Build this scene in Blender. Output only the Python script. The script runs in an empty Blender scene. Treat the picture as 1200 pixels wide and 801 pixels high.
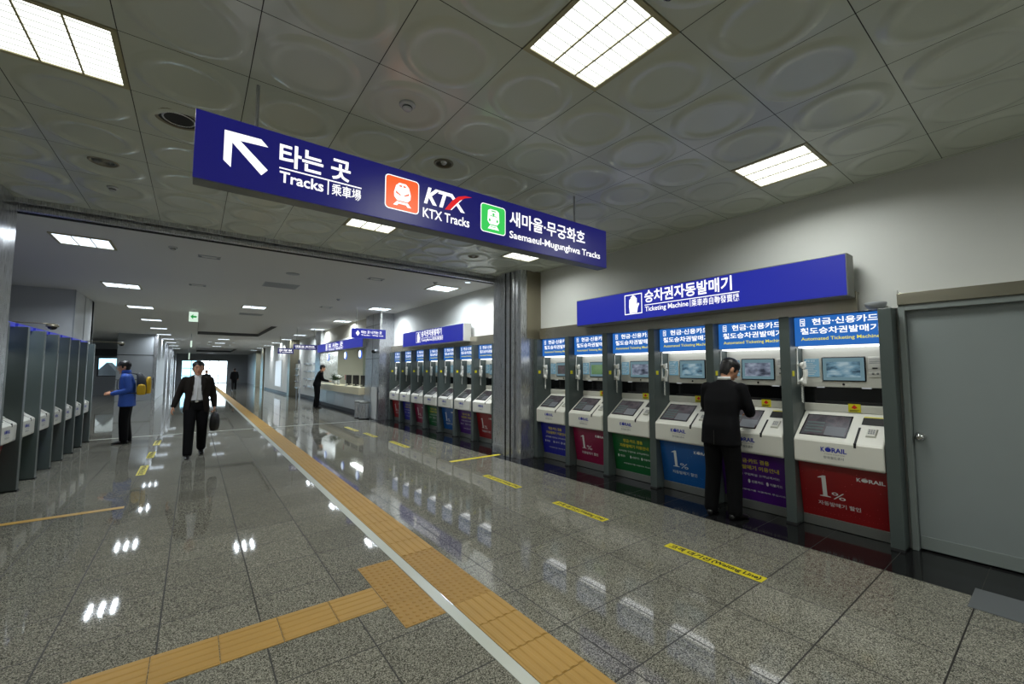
import bpy, bmesh, math, random
from mathutils import Vector, Matrix, Euler
random.seed(7)
PI = math.pi
S = bpy.context.scene
COL = S.collection

# ------------------------------------------------------------------ materials
def lin(c):
    c = c / 255.0
    return c / 12.92 if c <= 0.04045 else ((c + 0.055) / 1.055) ** 2.4

def rgb(t):
    return (lin(t[0]), lin(t[1]), lin(t[2]), 1.0)

MATS = {}

def pm(name, col, rough=0.5, metal=0.0, emit=None, es=0.0, spec=0.5, noise=0.0, nscale=30.0, bump=0.0):
    if name in MATS:
        return MATS[name]
    m = bpy.data.materials.new(name)
    m.use_nodes = True
    nt = m.node_tree
    b = nt.nodes['Principled BSDF']
    b.inputs['Base Color'].default_value = rgb(col)
    b.inputs['Roughness'].default_value = rough
    b.inputs['Metallic'].default_value = metal
    b.inputs['Specular IOR Level'].default_value = spec
    if emit is not None:
        b.inputs['Emission Color'].default_value = rgb(emit)
        b.inputs['Emission Strength'].default_value = es
    if noise or bump:
        tc = nt.nodes.new('ShaderNodeTexCoord')
        n = nt.nodes.new('ShaderNodeTexNoise')
        n.inputs['Scale'].default_value = nscale
        n.inputs['Detail'].default_value = 3
        nt.links.new(tc.outputs['Object'], n.inputs['Vector'])
        if noise:
            mx = nt.nodes.new('ShaderNodeMix')
            mx.data_type = 'RGBA'
            c = rgb(col)
            mx.inputs[6].default_value = tuple(v * (1 - noise) for v in c[:3]) + (1,)
            mx.inputs[7].default_value = tuple(min(1, v * (1 + noise)) for v in c[:3]) + (1,)
            nt.links.new(n.outputs['Fac'], mx.inputs[0])
            nt.links.new(mx.outputs[2], b.inputs['Base Color'])
        if bump:
            bp = nt.nodes.new('ShaderNodeBump')
            bp.inputs['Strength'].default_value = bump
            bp.inputs['Distance'].default_value = 0.01
            nt.links.new(n.outputs['Fac'], bp.inputs['Height'])
            nt.links.new(bp.outputs['Normal'], b.inputs['Normal'])
    MATS[name] = m
    return m

def em(name, col, s=1.0):
    """a thing that gives off light: emission over a plain dark base"""
    return pm(name, (20, 20, 20), 0.35, emit=col, es=s)

def math_node(nt, op, a, b=None, c=None):
    n = nt.nodes.new('ShaderNodeMath')
    n.operation = op
    for i, v in enumerate((a, b, c)):
        if v is None:
            continue
        if isinstance(v, (int, float)):
            n.inputs[i].default_value = v
        else:
            nt.links.new(v, n.inputs[i])
    return n.outputs[0]

def granite(name, base, dark, light, tile, ox, oy, rough, joint=0.0022, jcol=(60, 58, 52), scale=170.0, var=0.10, tile_y=None):
    tile_y = tile_y or tile
    m = bpy.data.materials.new(name)
    m.use_nodes = True
    nt = m.node_tree
    b = nt.nodes['Principled BSDF']
    tc = nt.nodes.new('ShaderNodeTexCoord')
    P = tc.outputs['Object']
    n1 = nt.nodes.new('ShaderNodeTexVoronoi')
    n1.inputs['Scale'].default_value = scale
    nt.links.new(P, n1.inputs['Vector'])
    sc_ = nt.nodes.new('ShaderNodeSeparateColor')
    nt.links.new(n1.outputs['Color'], sc_.inputs[0])
    cr = nt.nodes.new('ShaderNodeValToRGB')
    e = cr.color_ramp.elements
    e[0].position = 0.10
    e[0].color = rgb(dark)
    e[1].position = 0.90
    e[1].color = rgb(light)
    q = e.new(0.5)
    q.color = rgb(base)
    nt.links.new(sc_.outputs[0], cr.inputs['Fac'])
    sp = nt.nodes.new('ShaderNodeSeparateXYZ')
    nt.links.new(P, sp.inputs[0])
    tx = math_node(nt, 'DIVIDE', math_node(nt, 'SUBTRACT', sp.outputs[0], ox), tile)
    ty = math_node(nt, 'DIVIDE', math_node(nt, 'SUBTRACT', sp.outputs[1], oy), tile_y)
    fx = math_node(nt, 'FRACT', tx)
    fy = math_node(nt, 'FRACT', ty)
    dx = math_node(nt, 'ABSOLUTE', math_node(nt, 'SUBTRACT', fx, 0.5))
    dy = math_node(nt, 'ABSOLUTE', math_node(nt, 'SUBTRACT', fy, 0.5))
    d = math_node(nt, 'MAXIMUM', dx, dy)
    line = math_node(nt, 'GREATER_THAN', d, 0.5 - joint / tile)
    cid = nt.nodes.new('ShaderNodeCombineXYZ')
    nt.links.new(math_node(nt, 'FLOOR', tx), cid.inputs[0])
    nt.links.new(math_node(nt, 'FLOOR', ty), cid.inputs[1])
    wn = nt.nodes.new('ShaderNodeTexWhiteNoise')
    nt.links.new(cid.outputs[0], wn.inputs['Vector'])
    hv = nt.nodes.new('ShaderNodeHueSaturation')
    nt.links.new(math_node(nt, 'MULTIPLY_ADD', wn.outputs['Value'], 2 * var, 1 - var), hv.inputs['Value'])
    nt.links.new(cr.outputs[0], hv.inputs['Color'])
    mx = nt.nodes.new('ShaderNodeMix')
    mx.data_type = 'RGBA'
    nt.links.new(line, mx.inputs[0])
    nt.links.new(hv.outputs[0], mx.inputs[6])
    mx.inputs[7].default_value = rgb(jcol)
    nt.links.new(mx.outputs[2], b.inputs['Base Color'])
    r = math_node(nt, 'MULTIPLY_ADD', line, 0.5, rough)
    nt.links.new(r, b.inputs['Roughness'])
    b.inputs['Specular IOR Level'].default_value = 0.38
    MATS[name] = m
    return m

def brushed(name, col, rough, axis_scale, bump=0.0):
    """stainless steel with brush streaks and the gentle dents that make its reflections waver"""
    m = bpy.data.materials.new(name)
    m.use_nodes = True
    nt = m.node_tree
    b = nt.nodes['Principled BSDF']
    b.inputs['Base Color'].default_value = rgb(col)
    b.inputs['Metallic'].default_value = 0.85
    tc = nt.nodes.new('ShaderNodeTexCoord')
    mp = nt.nodes.new('ShaderNodeMapping')
    mp.inputs['Scale'].default_value = axis_scale
    nt.links.new(tc.outputs['Object'], mp.inputs['Vector'])
    n = nt.nodes.new('ShaderNodeTexNoise')
    n.inputs['Scale'].default_value = 4
    n.inputs['Detail'].default_value = 4
    nt.links.new(mp.outputs[0], n.inputs['Vector'])
    nt.links.new(math_node(nt, 'MULTIPLY_ADD', n.outputs['Fac'], 0.16, rough - 0.08), b.inputs['Roughness'])
    if bump:
        n2 = nt.nodes.new('ShaderNodeTexNoise')
        n2.inputs['Scale'].default_value = 2.2
        n2.inputs['Detail'].default_value = 1
        nt.links.new(tc.outputs['Object'], n2.inputs['Vector'])
        bp = nt.nodes.new('ShaderNodeBump')
        bp.inputs['Strength'].default_value = bump
        bp.inputs['Distance'].default_value = 0.05
        nt.links.new(n2.outputs['Fac'], bp.inputs['Height'])
        nt.links.new(bp.outputs['Normal'], b.inputs['Normal'])
    MATS[name] = m
    return m

def screen_mat(name, cols, scale, s, seed):
    """a lit display: blocky picture out of noise, several tones"""
    m = bpy.data.materials.new(name)
    m.use_nodes = True
    nt = m.node_tree
    b = nt.nodes['Principled BSDF']
    b.inputs['Base Color'].default_value = rgb((15, 16, 18))
    b.inputs['Roughness'].default_value = 0.2
    tc = nt.nodes.new('ShaderNodeTexCoord')
    mp = nt.nodes.new('ShaderNodeMapping')
    mp.inputs['Location'].default_value = (seed, seed * 1.7, seed * 0.3)
    mp.inputs['Scale'].default_value = scale
    nt.links.new(tc.outputs['Object'], mp.inputs['Vector'])
    n = nt.nodes.new('ShaderNodeTexNoise')
    n.inputs['Scale'].default_value = 1.0
    n.inputs['Detail'].default_value = 3
    nt.links.new(mp.outputs[0], n.inputs['Vector'])
    cr = nt.nodes.new('ShaderNodeValToRGB')
    e = cr.color_ramp.elements
    e[0].position = 0.35
    e[0].color = rgb(cols[0])
    e[1].position = 0.65
    e[1].color = rgb(cols[-1])
    for i, c in enumerate(cols[1:-1]):
        q = e.new(0.35 + 0.3 * (i + 1) / (len(cols) - 1))
        q.color = rgb(c)
    nt.links.new(n.outputs['Fac'], cr.inputs['Fac'])
    nt.links.new(cr.outputs[0], b.inputs['Emission Color'])
    b.inputs['Emission Strength'].default_value = s
    MATS[name] = m
    return m

M = MATS
granite('granite_floor', (112, 110, 99), (58, 57, 51), (162, 159, 146), 0.5, 1.8945, 1.9606, 0.04, scale=230.0, joint=0.0042, jcol=(36, 34, 30))
granite('granite_black', (21, 21, 22), (13, 13, 14), (33, 33, 34), 0.73, 4.40, 1.9606, 0.09, jcol=(48, 48, 46), joint=0.003, var=0.05, tile_y=0.5)
pm('white_wall', (206, 208, 205), 0.6, noise=0.02, nscale=6)
pm('beige_wall', (196, 192, 176), 0.55)
pm('grey_wall', (158, 163, 168), 0.4)
pm('dark_wall', (78, 80, 84), 0.5)
pm('pale_panel', (188, 191, 194), 0.25)
pm('ceiling_metal', (198, 204, 192), 0.24, spec=0.6)
pm('joint_dark', (40, 40, 36), 0.8)
pm('gypsum', (214, 214, 212), 0.8)
pm('coffer_dark', (92, 92, 94), 0.8)
brushed('steel', (196, 198, 202), 0.28, (60, 60, 1.5), 0.35)
brushed('steel_band', (190, 185, 168), 0.22, (1.5, 1.5, 60), 0.1)
pm('steel_warm', (128, 122, 104), 0.35, metal=0.5)
pm('fin_grey', (76, 85, 83), 0.35, noise=0.04, nscale=8)
pm('door_grey', (134, 142, 142), 0.45, noise=0.03, nscale=5)
pm('door_frame_grey', (128, 136, 134), 0.4)
pm('chrome', (210, 210, 210), 0.12, metal=1.0)
pm('machine_white', (222, 221, 211), 0.3)
pm('machine_cream', (206, 205, 194), 0.35)
pm('black_gloss', (14, 14, 15), 0.12)
pm('black_matte', (18, 18, 19), 0.6)
pm('rubber', (30, 30, 31), 0.7)
pm('steel_kick', (140, 142, 138), 0.35, metal=0.7)
pm('handset_white', (234, 234, 229), 0.3)
pm('yellow_label', (214, 204, 20), 0.5)
pm('ochre', (172, 134, 64), 0.55, noise=0.10, nscale=3)
pm('ochre_dome', (160, 122, 54), 0.55, noise=0.10, nscale=3)
pm('white_strip', (182, 186, 176), 0.35, noise=0.05, nscale=4)
pm('tape_yellow', (214, 198, 26), 0.4)
pm('tape_orange', (186, 142, 34), 0.45)
pm('ink_black', (22, 22, 20), 0.6)
pm('ink_grey', (120, 122, 124), 0.6)
pm('logo_blue', (32, 48, 160), 0.5)
pm('ink_white', (226, 228, 226), 0.5)
pm('ink_yellow', (214, 196, 40), 0.5)
pm('red', (200, 30, 24), 0.5)
pm('sign_grey', (116, 118, 112), 0.4, metal=0.3)
pm('counter_beige', (208, 198, 166), 0.4)
pm('glass_dark', (30, 40, 46), 0.05, spec=0.7)
AD = {'red': (142, 22, 26), 'purple': (74, 24, 116), 'blue': (18, 86, 156), 'green': (16, 92, 44), 'magenta': (130, 18, 62), 'navy': (34, 36, 148)}
for k, c in AD.items():
    pm('ad_' + k, c, 0.28, noise=0.12, nscale=5)
em('sign_navy', (27, 27, 112), 0.75)
em('sign_blue', (32, 42, 166), 0.9)
em('sign_white', (255, 255, 255), 1.25)
em('header_blue', (38, 104, 186), 0.95)
em('header_white', (255, 255, 255), 1.2)
em('header_yellow', (236, 226, 90), 0.9)
em('icon_orange', (250, 98, 36), 1.0)
em('icon_green', (60, 208, 92), 1.0)
em('swoosh_red', (226, 30, 36), 1.0)
em('strip_white', (245, 250, 255), 2.5)
em('lamp_near', (252, 255, 244), 2.6)
em('lamp_far', (226, 240, 255), 2.0)
em('disc_white', (215, 232, 255), 2.2)
em('disc_blue', (70, 110, 220), 1.0)
em('exit_white', (215, 240, 222), 1.0)
em('exit_green', (20, 160, 70), 0.9)
em('sheet_blue', (140, 190, 212), 0.45)
em('sky_glow', (205, 236, 255), 1.0)
screen_mat('screen_sea', [(40, 62, 80), (120, 160, 180), (180, 205, 214)], (2, 7, 18), 0.6, 1.0)
screen_mat('screen_hill', [(60, 66, 80), (130, 140, 160), (176, 188, 205)], (3, 8, 14), 0.6, 4.2)
screen_mat('screen_green', [(90, 120, 84), (120, 160, 110), (140, 176, 128)], (2, 3, 4), 0.5, 8.0)
screen_mat('screen_touch', [(84, 80, 84), (108, 98, 102), (96, 100, 102), (120, 110, 112)], (4, 9, 9), 0.42, 3.0)
em('screen_cyan', (130, 166, 178), 0.5)
em('screen_light', (128, 134, 138), 0.45)

# ------------------------------------------------------------------ mesh builder
class MB:
    def __init__(self):
        self.bm = bmesh.new()

    def poly(self, pts):
        vs = [self.bm.verts.new(p) for p in pts]
        return self.bm.faces.new(vs)

    def box(self, x0, x1, y0, y1, z0, z1):
        c = [(x0, y0, z0), (x1, y0, z0), (x1, y1, z0), (x0, y1, z0), (x0, y0, z1), (x1, y0, z1), (x1, y1, z1), (x0, y1, z1)]
        v = [self.bm.verts.new(p) for p in c]
        for f in ((0, 3, 2, 1), (4, 5, 6, 7), (0, 1, 5, 4), (1, 2, 6, 5), (2, 3, 7, 6), (3, 0, 4, 7)):
            self.bm.faces.new([v[i] for i in f])
        return self

    def prism(self, pts, a, b, put):
        """outline pts (p,q) carried from a to b; put(p,q,t)->xyz"""
        A = [self.bm.verts.new(put(p, q, a)) for p, q in pts]
        B = [self.bm.verts.new(put(p, q, b)) for p, q in pts]
        n = len(pts)
        self.bm.faces.new(A)
        self.bm.faces.new(B[::-1])
        for i in range(n):
            self.bm.faces.new((A[i], B[i], B[(i + 1) % n], A[(i + 1) % n]))
        return self

    def rings(self, rings, cap=True):
        """rings: list of lists of points, same length"""
        R = [[self.bm.verts.new(p) for p in r] for r in rings]
        n = len(R[0])
        for a, b in zip(R, R[1:]):
            for i in range(n):
                self.bm.faces.new((a[i], a[(i + 1) % n], b[(i + 1) % n], b[i]))
        if cap:
            self.bm.faces.new(R[0][::-1])
            self.bm.faces.new(R[-1])
        return self

    def tube(self, pts, rad, n=10, ref=Vector((0, 0, 1)), flat=1.0, cap=True):
        """tube through pts; rad number or list; flat squashes the second axis"""
        pts = [Vector(p) for p in pts]
        if isinstance(rad, (int, float)):
            rad = [rad] * len(pts)
        rs = []
        for i, p in enumerate(pts):
            a = pts[max(0, i - 1)]
            b = pts[min(len(pts) - 1, i + 1)]
            t = (b - a).normalized()
            r = Vector(ref)
            if abs(t.dot(r)) > 0.95:
                r = Vector((0, 1, 0)) if abs(t.y) < 0.9 else Vector((1, 0, 0))
            u = t.cross(r).normalized()
            w = u.cross(t).normalized()
            rs.append([p + u * (rad[i] * math.cos(2 * PI * k / n)) + w * (rad[i] * flat * math.sin(2 * PI * k / n)) for k in range(n)])
        return self.rings(rs, cap)

    def lathe(self, prof, c=(0, 0, 0), n=24, axis='Z', cap=True):
        """prof: list of (radius, height)"""
        rs = []
        for r, h in prof:
            ring = []
            for k in range(n):
                a = 2 * PI * k / n
                p, q = r * math.cos(a), r * math.sin(a)
                if axis == 'Z':
                    ring.append((c[0] + p, c[1] + q, c[2] + h))
                elif axis == 'X':
                    ring.append((c[0] + h, c[1] + p, c[2] + q))
                else:
                    ring.append((c[0] + p, c[1] + h, c[2] + q))
            rs.append(ring)
        return self.rings(rs, cap)

    def ell(self, c, r, n=16, m=10, R=None):
        rs = []
        for j in range(m + 1):
            t = PI * (j + 0.001) / (m + 0.002)
            ring = []
            for k in range(n):
                a = 2 * PI * k / n
                p = Vector((r[0] * math.sin(t) * math.cos(a), r[1] * math.sin(t) * math.sin(a), -r[2] * math.cos(t)))
                if R is not None:
                    p = R @ p
                ring.append(Vector(c) + p)
            rs.append(ring)
        return self.rings(rs)

    def mesh(self, name, smooth=False):
        bmesh.ops.recalc_face_normals(self.bm, faces=self.bm.faces)
        me = bpy.data.meshes.new(name)
        self.bm.to_mesh(me)
        self.bm.free()
        if smooth:
            for p in me.polygons:
                p.use_smooth = True
        return me

    def build(self, name, mat, parent=None, bevel=0.0, smooth=False, seg=2):
        return obj(name, self.mesh(name, smooth), mat, parent, bevel, seg)

def obj(name, me, mat=None, parent=None, bevel=0.0, seg=2):
    o = bpy.data.objects.new(name, me)
    COL.objects.link(o)
    if mat is not None and len(me.materials) == 0:
        me.materials.append(M[mat] if isinstance(mat, str) else mat)
    if parent is not None:
        o.parent = parent
    if bevel:
        b = o.modifiers.new('Bevel', 'BEVEL')
        b.width = bevel
        b.segments = seg
        b.limit_method = 'ANGLE'
        b.angle_limit = math.radians(40)
    return o

def tag(o, label, cat, group=None, kind=None):
    o['label'] = label
    o['category'] = cat
    if group:
        o['group'] = group
    if kind:
        o['kind'] = kind
    return o

def thing(name, label, cat, loc=(0, 0, 0), rz=0.0, group=None):
    o = bpy.data.objects.new(name, None)
    o.empty_display_size = 0.1
    COL.objects.link(o)
    o.location = loc
    o.rotation_euler = (0, 0, rz)
    return tag(o, label, cat, group)

def struct(name, mb, mat, parent=None, bevel=0.0, smooth=False):
    o = mb.build(name, mat, parent, bevel, smooth)
    if parent is None:
        o['kind'] = 'structure'
    return o

def copy_tree(o, parent=None):
    c = o.copy()
    COL.objects.link(c)
    if parent is not None:
        c.parent = parent
    for ch in list(o.children):
        copy_tree(ch, c)
    return c

# planes for printing: X to the reader's right, Y up, Z towards the reader
FACE_MX = Matrix(((0, 0, -1), (-1, 0, 0), (0, 1, 0)))      # reader looks towards +x
FACE_MY = Matrix(((1, 0, 0), (0, 0, -1), (0, 1, 0)))       # reader looks towards +y
FLOOR_X = Matrix(((0, 1, 0), (-1, 0, 0), (0, 0, 1)))       # lies on floor, read facing +x

_txt = {}

def text_mesh(s, bold=0.0, shear=0.0):
    key = (s, bold, shear)
    if key in _txt:
        return _txt[key]
    c = bpy.data.curves.new('t', 'FONT')
    c.body = s
    c.size = 1.0
    c.resolution_u = 3
    c.offset = bold
    c.shear = shear
    o = bpy.data.objects.new('t', c)
    COL.objects.link(o)
    dg = bpy.context.evaluated_depsgraph_get()
    dg.update()
    me = bpy.data.meshes.new_from_object(o.evaluated_get(dg))
    V = [tuple(v.co) for v in me.vertices]
    F = [tuple(p.vertices) for p in me.polygons]
    bpy.data.objects.remove(o)
    bpy.data.curves.remove(c)
    bpy.data.meshes.remove(me)
    x0, x1 = min(v[0] for v in V), max(v[0] for v in V)
    y0, y1 = min(v[1] for v in V), max(v[1] for v in V)
    _txt[key] = ([((v[0] - x0) / (x1 - x0), (v[1] - y0) / (y1 - y0)) for v in V], F)
    return _txt[key]

class Print:
    """flat printed or cut-out figures on a plane, all of one colour = one mesh"""
    def __init__(self, origin, R, off=0.0015):
        self.o = Vector(origin)
        self.R = R
        self.off = off
        self.V = []
        self.F = []

    def _add(self, pts, faces, lift=0.0):
        n = len(self.V)
        for p in pts:
            self.V.append(self.o + self.R @ Vector((p[0], p[1], self.off + lift)))
        for f in faces:
            self.F.append([i + n for i in f])

    def text(self, s, x0, x1, y0, y1, bold=0.0, shear=0.0):
        V, F = text_mesh(s, bold, shear)
        self._add([(x0 + v[0] * (x1 - x0), y0 + v[1] * (y1 - y0)) for v in V], F)
        return self

    def rect(self, x0, x1, y0, y1, lift=0.0):
        self._add([(x0, y0), (x1, y0), (x1, y1), (x0, y1)], [(0, 1, 2, 3)], lift)
        return self

    def poly(self, pts, lift=0.0):
        self._add(pts, [tuple(range(len(pts)))], lift)
        return self

    def rrect(self, x0, x1, y0, y1, r, lift=0.0):
        pts = []
        for cx, cy, a0 in ((x1 - r, y1 - r, 0), (x0 + r, y1 - r, 90), (x0 + r, y0 + r, 180), (x1 - r, y0 + r, 270)):
            for k in range(5):
                a = math.radians(a0 + 22.5 * k)
                pts.append((cx + r * math.cos(a), cy + r * math.sin(a)))
        return self.poly(pts, lift)

    def oval(self, cx, cy, rx, ry, lift=0.0, n=16):
        return self.poly([(cx + rx * math.cos(2 * PI * k / n), cy + ry * math.sin(2 * PI * k / n)) for k in range(n)], lift)

    def frame(self, x0, x1, y0, y1, t):
        for a in ((x0, x1, y0, y0 + t), (x0, x1, y1 - t, y1), (x0, x0 + t, y0 + t, y1 - t), (x1 - t, x1, y0 + t, y1 - t)):
            self.rect(*a)
        return self

    def mesh(self, name):
        me = bpy.data.meshes.new(name)
        me.from_pydata([tuple(v) for v in self.V], [], self.F)
        return me

    def build(self, name, mat, parent=None):
        return obj(name, self.mesh(name), mat, parent)

# ------------------------------------------------------------------ camera
cam = bpy.data.cameras.new('camera')
cam_o = bpy.data.objects.new('camera', cam)
COL.objects.link(cam_o)
a, b, c = -0.646787, 0.066979, -0.000997
Rz = Matrix(((math.cos(a), -math.sin(a), 0), (math.sin(a), math.cos(a), 0), (0, 0, 1)))
Rx = Matrix(((1, 0, 0), (0, math.cos(b), -math.sin(b)), (0, math.sin(b), math.cos(b))))
Ry = Matrix(((math.cos(c), 0, math.sin(c)), (0, 1, 0), (-math.sin(c), 0, math.cos(c))))
R = Rz @ Rx @ Ry
r_, f_, u_ = R.col[0], R.col[1], R.col[2]
mw = Matrix(((r_[0], u_[0], -f_[0], 0), (r_[1], u_[1], -f_[1], 0), (r_[2], u_[2], -f_[2], 1.566), (0, 0, 0, 1)))
cam_o.matrix_world = mw
cam.sensor_fit = 'HORIZONTAL'
cam.sensor_width = 36.0
cam.lens = 491.87 / 1200 * 36.0
cam.clip_start = 0.05
cam.clip_end = 300
S.camera = cam_o

# ------------------------------------------------------------------ the setting
ZC = 3.4          # ceiling
XW = 5.13         # face of the right wall
BEAM = 6.65       # where the near ceiling ends
struct('floor', MB().box(-12, 4.40, -3.2, 62, -0.2, 0.0), 'granite_floor')
struct('floor.001', MB().box(4.40, 8.2, -3.2, 13.2, -0.2, 0.0), 'granite_black')
struct('floor.002', MB().box(4.40, 8.2, 13.26, 62, -0.2, 0.0), 'granite_black')
struct('trim_1', MB().box(-12, 4.40, 13.2, 13.26, -0.01, 0.003).box(4.40, 5.13, 13.2, 13.26, -0.2, 0.003), 'white_strip')
struct('trim_2', MB().box(4.17, 4.56, 0.0, 0.49, -0.01, 0.004), pm('plate_grey', (92, 95, 98), 0.3))

# right wall: upper bulkhead, piece beside the machines with the door, deep back wall
struct('wall_right', MB().box(XW, 5.45, -3.2, 6.0, 2.30, ZC + 0.3).box(XW, 5.45, -3.2, -0.25, 0, 2.30).box(XW, 5.45, 0.912, 0.93, 0, 2.30)
       .box(XW, 5.45, -0.25, 0.912, 2.16, 2.30).box(5.10, 5.45, 0.912, 1.19, 2.135, 2.30).box(5.45, 5.7, -3.2, 14.5, 0, ZC + 0.3).box(XW, 5.45, 6.0, 13.9, 2.30, ZC + 0.3), 'white_wall')
d = struct('door_1', MB().box(5.15, 5.19, -0.205, 0.866, 0.012, 2.105), 'door_grey', bevel=0.003)
f = MB()
f.box(5.09, 5.24, 0.868, 0.911, 0, 2.155).box(5.09, 5.24, -0.25, -0.207, 0, 2.155).box(5.09, 5.24, -0.207, 0.868, 2.105, 2.155)
f.build('door_frame', 'door_frame_grey', d, 0.004)
MB().box(5.143, 5.15, -0.2, 0.86, 0.015, 0.125).build('kick_plate', 'door_frame_grey', d, 0.002)
k = MB().lathe([(0.038, 0.0), (0.038, -0.006), (0.015, -0.01), (0.014, -0.03), (0.028, -0.036), (0.035, -0.05), (0.032, -0.066), (0.016, -0.075)], (5.15, 0.822, 0.985), 20, 'X')
k.build('door_knob', 'chrome', d, smooth=True)
struct('trim_3', MB().box(5.075, XW, -3.2, 0.911, 2.158, 2.262), 'steel_band', bevel=0.003)
struct('trim_4', MB().box(5.03, XW, 1.19, 5.82, 2.128, 2.325), 'steel_band', bevel=0.003)
struct('trim_5', MB().box(5.03, XW, 7.0, 13.12, 2.128, 2.325), 'steel_band', bevel=0.003)

# near room: left, back
struct('wall_left', MB().box(-6.2, -6.0, -3.2, 13.9, 0, ZC + 0.3), 'white_wall')
struct('wall_back', MB().box(-6.2, 5.7, -3.4, -3.2, 0, ZC + 0.3), 'white_wall')

# metal pan ceiling: every pan has a pressed ring in it
T = 0.6105
OX, OY = -0.41, 0.566
cm = MB()
gm = MB()
skip = set()
LAMPS_NEAR = [(0, 3), (3, 1), (7, 1), (3, 7), (7, 7), (-4, 7), (-8, 3), (-4, -3), (0, -3), (4, -3), (-1, 0)]
LN = []
for i, j in ((-1, 4), (3, 1), (7, 1), (3, 7), (7, 7), (-1, -4), (3, -4), (7, -4), (-5, 7), (-5, -4)):
    LN.append((i, j))
    skip.add((i, j))
for i in range(-10, 10):
    for j in range(-7, 11):
        x0, y0 = OX + i * T, OY + j * T
        x1, y1 = x0 + T, y0 + T
        g = 0.0025
        x0 += g; x1 -= g; y0 += g; y1 -= g
        x1 = min(x1, XW); y1 = min(y1, BEAM)
        if x1 - x0 < 0.02 or y1 - y0 < 0.02 or (i, j) in skip:
            continue
        full = x1 - x0 > T - 0.03 and y1 - y0 > T - 0.03
        bm = cm.bm
        if not full:
            cm.poly([(x0, y0, ZC), (x0, y1, ZC), (x1, y1, ZC), (x1, y0, ZC)])
            continue
        n = 40
        cx, cy = (x0 + x1) / 2, (y0 + y1) / 2
        prof = [(0.288, 0.0), (0.280, 0.0012), (0.262, 0.0075), (0.245, 0.0125), (0.228, 0.0145), (0.212, 0.0125), (0.196, 0.0078), (0.178, 0.004), (0.160, 0.0032), (0.0, 0.0032)]
        hw = T / 2 - g
        sq = []
        for k_ in range(n):
            t = 2 * PI * (k_ + 0.5) / n
            q = hw / max(abs(math.cos(t)), abs(math.sin(t)))
            sq.append(bm.verts.new((cx + q * math.cos(t), cy + q * math.sin(t), ZC)))
        # corners snap to the square
        for sx in (-1, 1):
            for sy in (-1, 1):
                best = min(sq, key=lambda v: (v.co.x - cx - sx * hw) ** 2 + (v.co.y - cy - sy * hw) ** 2)
                best.co.x, best.co.y = cx + sx * hw, cy + sy * hw
        prev = sq
        for r0, h in prof[:-1]:
            cur = [bm.verts.new((cx + r0 * math.cos(2 * PI * (k_ + 0.5) / n), cy + r0 * math.sin(2 * PI * (k_ + 0.5) / n), ZC - h)) for k_ in range(n)]
            for k_ in range(n):
                bm.faces.new((prev[k_], cur[k_], cur[(k_ + 1) % n], prev[(k_ + 1) % n]))
            prev = cur
        bm.faces.new(prev)
me = cm.mesh('ceiling', True)
o = obj('ceiling', me, 'ceiling_metal')
for p in me.polygons:      # pans face down
    pass
o['kind'] = 'structure'
struct('ceiling.001', MB().box(-6.2, 5.7, -3.4, BEAM, ZC + 0.010, ZC + 0.3), 'joint_dark')

# ceiling edge with the shutter track
tr = MB()
tr.box(-2.1, XW, BEAM, BEAM + 0.035, ZC - 0.05, ZC + 0.1)
tr.box(-2.1, XW, BEAM + 0.10, BEAM + 0.14, ZC - 0.11, ZC + 0.1)
tr.box(-2.1, XW, BEAM + 0.19, BEAM + 0.26, ZC - 0.09, ZC + 0.1)
struct('trim_6', tr, 'steel', bevel=0.002)
struct('trim_7', MB().box(-2.1, XW, BEAM + 0.035, BEAM + 0.19, ZC + 0.03, ZC + 0.1).box(-2.1, XW, BEAM + 0.26, BEAM + 0.31, ZC - 0.10, ZC + 0.1), 'black_matte')
# corridor ceiling with two coffers
Y0 = BEAM + 0.30
HOLES = [(0.05, 2.75, 20.2, 27.1), (0.08, 2.97, 44.0, 53.0)]
ck = MB()
xs = [-12, 0.05, 2.75, 8.2]
for y0, y1, holes in ((Y0, 20.2, None), (20.2, 27.1, (0.05, 2.75)), (27.1, 44.0, None), (44.0, 53.0, (0.08, 2.97)), (53.0, 62, None)):
    if holes is None:
        ck.box(-12, 8.2, y0, y1, ZC, ZC + 0.6)
    else:
        ck.box(-12, holes[0], y0, y1, ZC, ZC + 0.6)
        ck.box(holes[1], 8.2, y0, y1, ZC, ZC + 0.6)
struct('ceiling.002', ck, 'gypsum')
cf = MB()
ci = MB()
for x0, x1, y0, y1 in HOLES:
    ci.box(x0, x1, y0, y1, ZC + 0.16, ZC + 0.6)
    cf.box(x0, x0 + 0.01, y0, y1, ZC + 0.004, ZC + 0.16).box(x1 - 0.01, x1, y0, y1, ZC + 0.004, ZC + 0.16)
    cf.box(x0 + 0.01, x1 - 0.01, y0, y0 + 0.01, ZC + 0.004, ZC + 0.16).box(x0 + 0.01, x1 - 0.01, y1 - 0.01, y1, ZC + 0.004, ZC + 0.16)
struct('ceiling.005', ci, 'gypsum')
struct('ceiling.003', cf, 'coffer_dark')

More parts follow.
